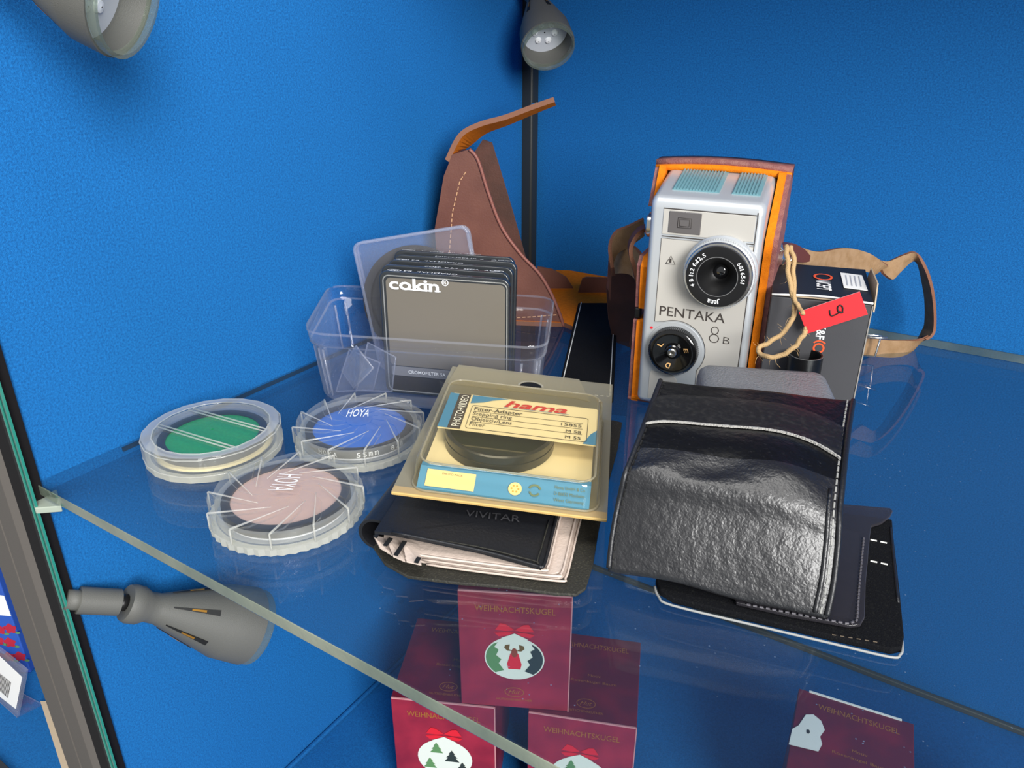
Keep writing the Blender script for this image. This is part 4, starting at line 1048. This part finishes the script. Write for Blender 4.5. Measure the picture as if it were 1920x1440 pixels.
# ================================================================== BLACK FELT STRAP WITH WHITE STITCHING
def felt_strap():
    z = .0040
    a = [P(1088, 568, z), P(1155, 568, z), P(1145, 745, z), P(1050, 738, z)]
    t = thing('stitched_felt_sleeve', 'long narrow black felt sleeve with white stitching, between the tub and the movie camera', 'sleeve', P(1100, 650, 0))
    d0 = (a[1]-a[0]).normalized()
    q = [a[0]-d0*.0015, a[1]+d0*.0015, a[2]+d0*.0015, a[3]-d0*.0015]
    prism('sleeve_body', [p-Z*.0036 for p in q], (0, 0, .0038), suede, t, bev=.0008)
    stitches('stitching', [a[0]*.97+a[1]*.03+Z*.0004, a[3]+Z*.0004], .0014, .0005, .0006, wthread, t)
    stitches('stitching', [a[1]*.97+a[0]*.03+Z*.0004, a[2]*.98+a[3]*.02+Z*.0004], .0014, .0005, .0006, wthread, t)
    stitches('stitching', [a[3]+Z*.0004, a[2]+Z*.0004], .0018, .0012, .0006, wthread, t)
felt_strap()

# ================================================================== FILTER WALLET
def wallet():
    t = thing('filter_wallet', 'open black vinyl filter wallet with beige pages lying under the blister pack', 'wallet', P(900, 1030, 0))
    # lower leaf
    px = [(700, 1030), (722, 1062), (765, 1086), (850, 1097), (960, 1106), (1040, 1118), (1080, 1120), (1098, 1108), (1112, 1062), (1122, 1000), (1143, 900), (1158, 845), (1166, 796), (1150, 792), (1000, 780), (830, 860)]
    prism('lower_cover', [P(a, b, .0004) for a, b in px], (0, 0, .0013), vinyl_in, t, bev=.0004)
    # spine line, front to back
    s0 = P(690, 1000, .007); s1 = P(772, 890, .007)
    sd = (s1-s0); sd.z = 0; Ls = sd.length; sd.normalize(); ac = Vector((sd.y, -sd.x, 0))
    if ac.x < 0: ac = -ac
    # rolled fold, swept along the spine
    def prof(h0, n=12, r0=.0):
        out = []
        for i in range(n+1):
            a = math.pi*(-.5)-math.pi*i/n
            out.append((h0*(1.15)*math.cos(a)*.9, h0+h0*math.sin(a)))
        return out
    rings = []
    for k, s in enumerate((0, .25, .5, .75, 1.0)):
        base = s0.lerp(s1, s); base.z = 0; hh = .0066
        o_ = [base+ac*(x_+.003)+Z*(z_+.0004) for x_, z_ in prof(hh)]
        i_ = [base+ac*(x_*.8+.003)+Z*(z_*.84+.0015) for x_, z_ in prof(hh)][::-1]
        # flare the near end of the lower part forward
        rings.append([base+ac*.016+Z*.0005]+o_+[base+ac*.007+Z*.0134]+[base+ac*.007+Z*.0122]+i_+[base+ac*.016+Z*.0016])
    loft('cover_fold', rings, vinyl, t, close=True, cap0=True, cap1=True)
    fo_ = t.children[-1] if False else bpy.data.objects['cover_fold']; es = fo_.modifiers.new('es', 'EDGE_SPLIT'); es.split_angle = math.radians(40)
    # upper leaf, falling to the right
    z = .0128
    u = [P(702, 996, .0143), P(735, 999, .0140), P(900, 1033, .0108), P(1000, 1060, .0092), P(1014, 1064, .0090), P(1022, 1055, .0090), P(1036, 1000, .0092), P(1048, 955, .0094), P(1060, 890, .010), P(900, 860, .0126), P(778, 880, .0146)]
    low = [p-Z*.0012 for p in u]
    N = len(u); v = low+u; f = [tuple(range(N))[::-1] if False else tuple(range(N)), tuple(range(N, 2*N))[::-1]]+[(i, i+N, (i+1) % N+N, (i+1) % N) for i in range(N)]
    # fan triangulated about the centre so the sag reads as a soft sheet
    c0 = sum(low, Vector())/N; c1 = sum(u, Vector())/N
    v = low+u+[c0, c1]
    f = [(i, (i+1) % N, 2*N) for i in range(N)]+[(N+(i+1) % N, N+i, 2*N+1) for i in range(N)]+[(i, i+N, (i+1) % N+N, (i+1) % N) for i in range(N)]
    mesh('upper_cover', v, f, vinyl, t, smooth=False)
    w_ = u[1:8]; tube('welded_rim', catmull([p+Z*.0002 for p in w_], 5), .0006, vinyl, t, 8)
    inn = [P(720, 998, .0138)]+[P(a, b, z_+.0005) for a, b, z_ in ((890, 1024, .0108), (1000, 1051, .0094), (1008, 1049, .0092), (1030, 975, .0094))]
    tube('welded_line', catmull(inn, 4), .0003, vinyl_in, t, 5)
    text('embossed_lettering', 'VIVITAR', P(872, 968, .0125), (P(960, 978, .0122)-P(872, 968, .0125)), (P(880, 930, .0122)-P(872, 968, .0125)), .0205, .0042, mat('embossed_grey', '#3b3b3e', .5), t)
    # beige pages
    for k in range(3):
        zz = .0020+.0022*k; ox, oy = [(0, 0), (-8, -9), (-34, -20)][k]
        px = [(752+ox, 1048+oy), (800+ox, 1058+oy), (900+ox, 1072+oy), (1045+ox, 1089+oy), (1060+ox, 1084+oy), (1068+ox, 1060+oy), (1082+ox, 1000+oy), (1095+ox, 950+oy), (1110+ox, 880+oy), (900, 860), (765, 900), (722, 990)]
        prism('page', [P(a, b, zz) for a, b in px], (0, 0, .0009), page, t, bev=.0003)
        tube('page_rim', catmull([P(a, b, zz+.0010) for a, b in px[1:8]], 4), .00045, page, t, 6)
    # curled page ends near the fold with black divider slots
    for k, (a, b, c, d) in enumerate((((700, 1004), (712, 1026), (735, 1040), (722, 1008)), ((724, 1008), (737, 1042), (760, 1052), (752, 1014)), ((754, 1014), (762, 1052), (790, 1058), (790, 1022)))):
        prism('page_end', [P(*q, .0100-.001*i) for i, q in enumerate((a, b, c, d))][::1], (0, 0, -.0006), page, t)
    for a, b in (((733, 1010), (722, 1024)), ((759, 1016), (742, 1042)), ((786, 1046), (780, 1056)), ((708, 1003), (703, 1008))):
        p, q = P(*a, .0108), P(*b, .0104); s_ = (q-p).normalized().cross(Z)*.0008
        prism('divider_slot', [p-s_, p+s_, q+s_, q-s_], (0, 0, .0004), black_rub, t)
wallet()

# ================================================================== BLISTER PACK
def blister_pack():
    TL, TR, BR, BL = [Vector(v) for v in ((.1053, -.2472, .0218), (.1791, -.2116, .0162), (.2222, -.3023, .0084), (.1485, -.3379, .014))]
    x = (BR-BL).normalized(); y = (TL-BL); y = (y-x*y.dot(x)).normalized(); n = x.cross(y)
    w, h = .0821, .1007
    kk = .97; M = Matrix((x, y, n)).transposed().to_4x4(); M.translation = CAM+(BL+n*.0022-CAM)*kk; M = M @ Matrix.Scale(kk, 4)
    t = thing('blister_pack', 'yellowed blister pack holding a black step ring under a white and blue brand card', 'package', M=M)
    V = lambda *a: Vector(a)
    # backing sheet with clipped hanging end
    outl = [(.0, -.003), (w, -.003), (w+.0004, h), (.003, h), ]
    prism('backing_sheet', [V(a, b, 0) for a, b in outl], (0, 0, .0006), blister_fl, t)
    prism('rear_flap', [V(.004, h-.018, .0008), V(w-.017, h-.018, .0008), V(w-.010, h-.020, .0008), V(w-.016, h, .001), V(.006, h+.001, .001)], (0, 0, .0004), blister_fl, t)
    box('front_lip', 0, w, -.0035, .0010, -.0008, .0005, yellowed, t, bev=.0003)
    ringpr('hang_hole', w*.53, h-.0125, .0058, .0007, (0, 0, .0014), X, Y, acry_edge, t, a0=0, a1=180, ry=.0045)
    flat('hang_hole', [(w*.53+.0052*math.cos(math.radians(a)), h-.0128+.0042*math.sin(math.radians(a))) for a in range(0, 181, 12)], (0, 0, .0013), X, Y, black_rub, t)
    # clear dome
    x0, x1, y0, y1, H = .0065, w-.0035, -.0010, h-.031, .0128
    rg = lambda i, z, r=.006: [V(a, b, z) for a, b in rrect(x0+i, x1-i, y0+i, y1-i, r)]
    loft('blister_dome', [rg(0, .0008), rg(.0004, .003), rg(.0012, H-.0015), rg(.0022, H-.0003), rg(.0040, H), rg(.006, H, .004)], blister, t, cap1=True)
    for i, z_ in ((0, .0012), (.0026, H-.0002)):
        r = rg(i, z_); tube('dome_crease', r+[r[0]], .00045, acry_rim if False else blister_fl, t, 6)
    # card: raised tray floor, blue front wall
    cx0, cx1 = .0090, w-.0070
    box('card_floor', cx0, cx1, .0080, y1-.004, .0026, .0034, cream, t)
    prism('card_front', [V(cx0, .0004, .0016), V(cx1, .0004, .0016), V(cx1, .0002, .0008), V(cx0, .0002, .0008)], (0, .0006, 0), cardblue, t)
    y_ = V(0, 1, 0)
    # blue stripe along the floor front and the lower slope of the card
    prism('card_slope', [V(cx0, .0004, .0012), V(cx1, .0004, .0012), V(cx1, .0082, .0062), V(cx0, .0082, .0062)], (0, -.0003, .0004), cardblue, t)
    so = V(cx0, .0002, .0016); sy = (V(0, .0082, .0062)-V(0, .0004, .0012)).normalized()
    lay = lambda a, b: so+X*a+sy*b
    flat('cream_block', [(.003, .0008), (.0220, .0008), (.0220, .0078), (.003, .0078)], so, X, sy, cream2, t, lift=.0006)
    text('small_lettering', 'PHOTO-PACK', lay(.009, .0062)+V(0, -.0004, .0004), X, sy, .008, .0008, ink, t)
    flat('sun_mark', circ(.0375, .0040, .0026, .0026), so, X, sy, cream2, t, lift=.0006)
    for k in range(6):
        a = k*math.pi/3; flat('sun_petal', circ(.0375+.0013*math.cos(a), .0040+.0013*math.sin(a), .0004, n=8), so, X, sy, mat('petal', '#c99a3a', .6) if k == 0 else MATS['petal'], t, lift=.0007)
    ringpr('recycle_mark', .0450, .0042, .0022, .0008, so, X, sy, mat('olive_print', '#5b7058', .6), t, a0=20, a1=160, lift=.0006)
    ringpr('recycle_mark', .0450, .0040, .0018, .0007, so, X, sy, MATS['olive_print'], t, a0=190, a1=340, lift=.0006)
    for k, s in enumerate(('Hama GmbH & Co', 'D-86652 Monheim', 'West Germany')):
        text('small_lettering', s, lay(.0525, .0062-.0025*k)+V(0, -.0004, .0004), X, sy, .0115, .0013, MATS['olive_print'], t)
    flat('blue_stripe', [(cx0, .0165), (cx1, .0165), (cx1, .0190), (cx0, .0190)], (0, 0, .0079), X, Y, cardblue, t) if False else None
    box('card_fold', cx0, cx1, .0082, .0108, .0030, .0064, cardblue, t)
    # step ring standing in the dome
    c = Matrix.Translation((.0345, .0395, .0040))
    Rr = .0228
    # the ring
    prof = [(Rr*.90, 0), (Rr*1.0, .0002), (Rr*1.0, .0046), (Rr*.985, .0048), (Rr*.985, .0054), (Rr*1.0, .0056), (Rr*1.0, .0092), (Rr*.97, .0098), (Rr*.93, .0098), (Rr*.92, .0060), (Rr*.90, .0058)]
    c2 = Matrix.Translation((.0360, .0350, .0035))
    sc = Matrix.Scale(.55, 4, Z)
    lathe('step_ring', [(r, z_*.80) for r, z_ in prof], mat('ring_black', '#22231f', .32, coat=.3), t, 96, M=c2)
    lathe('ring_glass', [(.0002, .0044), (Rr*.93, .0044)], mat('dark_green_glass', '#23291f', .12, coat=.8), t, 64, M=c2)
    # printed header card, tilted
    lt = [V(.0122, .0556, .0120), V(.0757, .0556, .0120), V(.0757, .0280, .0118), V(.0110, .0280, .0118)]
    ox = (lt[2]-lt[3]).normalized(); oy = lt[0]-lt[3]; oy = (oy-ox*oy.dot(ox)).normalized(); on = ox.cross(oy); lw, lh = (lt[2]-lt[3]).length, oy.dot(lt[0]-lt[3]); o = lt[3]
    q = lambda a, b: o+ox*a+oy*b
    prism('header_card', [q(0, 0), q(lw, 0), q(lw, lh), q(.0, lh)], -on*.0005, cream, t)
    fl = lambda nm, pts, m, lift=.0002: flat(nm, pts, o, ox, oy, m, t, lift=lift)
    fl('blue_print', [(0, 0), (.0065, 0), (.0065, lh), (0, lh)], cardblue)
    fl('blue_print', [(.010, lh*.75), (.0155, lh*.82), (.019, lh*.90), (.0235, lh*.97), (.026, lh), (.010, lh)], cardblue)
    fl('blue_print', [(lw-.0055, 0), (lw, 0), (lw, lh*.40), (lw-.0025, lh*.28)], cardblue, .00016)
    fl('brown_band', [(.0040, 0), (.0092, 0), (.0092, lh), (.0040, lh)], carddk, .00026)
    text('band_lettering', 'PHOTO+VIDEO', o+ox*.0085+oy*.0015+on*.0003, oy, -ox, lh*.9, .0032, wink, t, bold=.01)
    text('brand_lettering', 'hama', q(.0245, lh*.765)+on*.0002, ox, oy, .0270, .0052, brandred, t, bold=.022, shear=.3)
    fl('grey_rule', [(.0245, lh*.745), (.0525, lh*.745), (.0525, lh*.755), (.0245, lh*.755)], MATS['card_blue'])
    bx0, bx1, by0, by1 = .0112, lw-.004, lh*.05, lh*.70
    r = [q(a, b)+on*.0002 for a, b in rrect(bx0, bx1, by0, by1, .0012)]; tube('frame_line', r+[r[0]], .00012, ink, t, 4)
    rows = (('Filter-Adapter', .56, .0205), ('Stepping ring', .42, .0165), ('Objektiv/Lens', .27, .0170), ('Filter', .12, .0065))
    for i, (s, yy, ww) in enumerate(rows):
        text('row_lettering', s, q(.0125, lh*yy)+on*.0002, ox, oy, ww, .0026, ink, t, bold=.008 if i == 0 else 0)
        if i: fl('grey_rule', [(.0125, lh*(yy+.11)), (lw-.006, lh*(yy+.11)), (lw-.006, lh*(yy+.12)), (.0125, lh*(yy+.12))], ink)
    for s, yy, ww in (('15855', .42, .0085), ('M 58', .245, .0062), ('M 55', .085, .0062)):
        text('row_lettering', s, q(lw-.0065, lh*yy)+on*.0002, ox, oy, ww, .0021, ink, t, bold=0, align=1)
    prism('card_back', [V(.0125, .0560, .0118), V(.0750, .0560, .0118), V(.0750, .0640, .0034), V(.0125, .0640, .0034)], (0, .0005, 0), cream, t)
blister_pack()
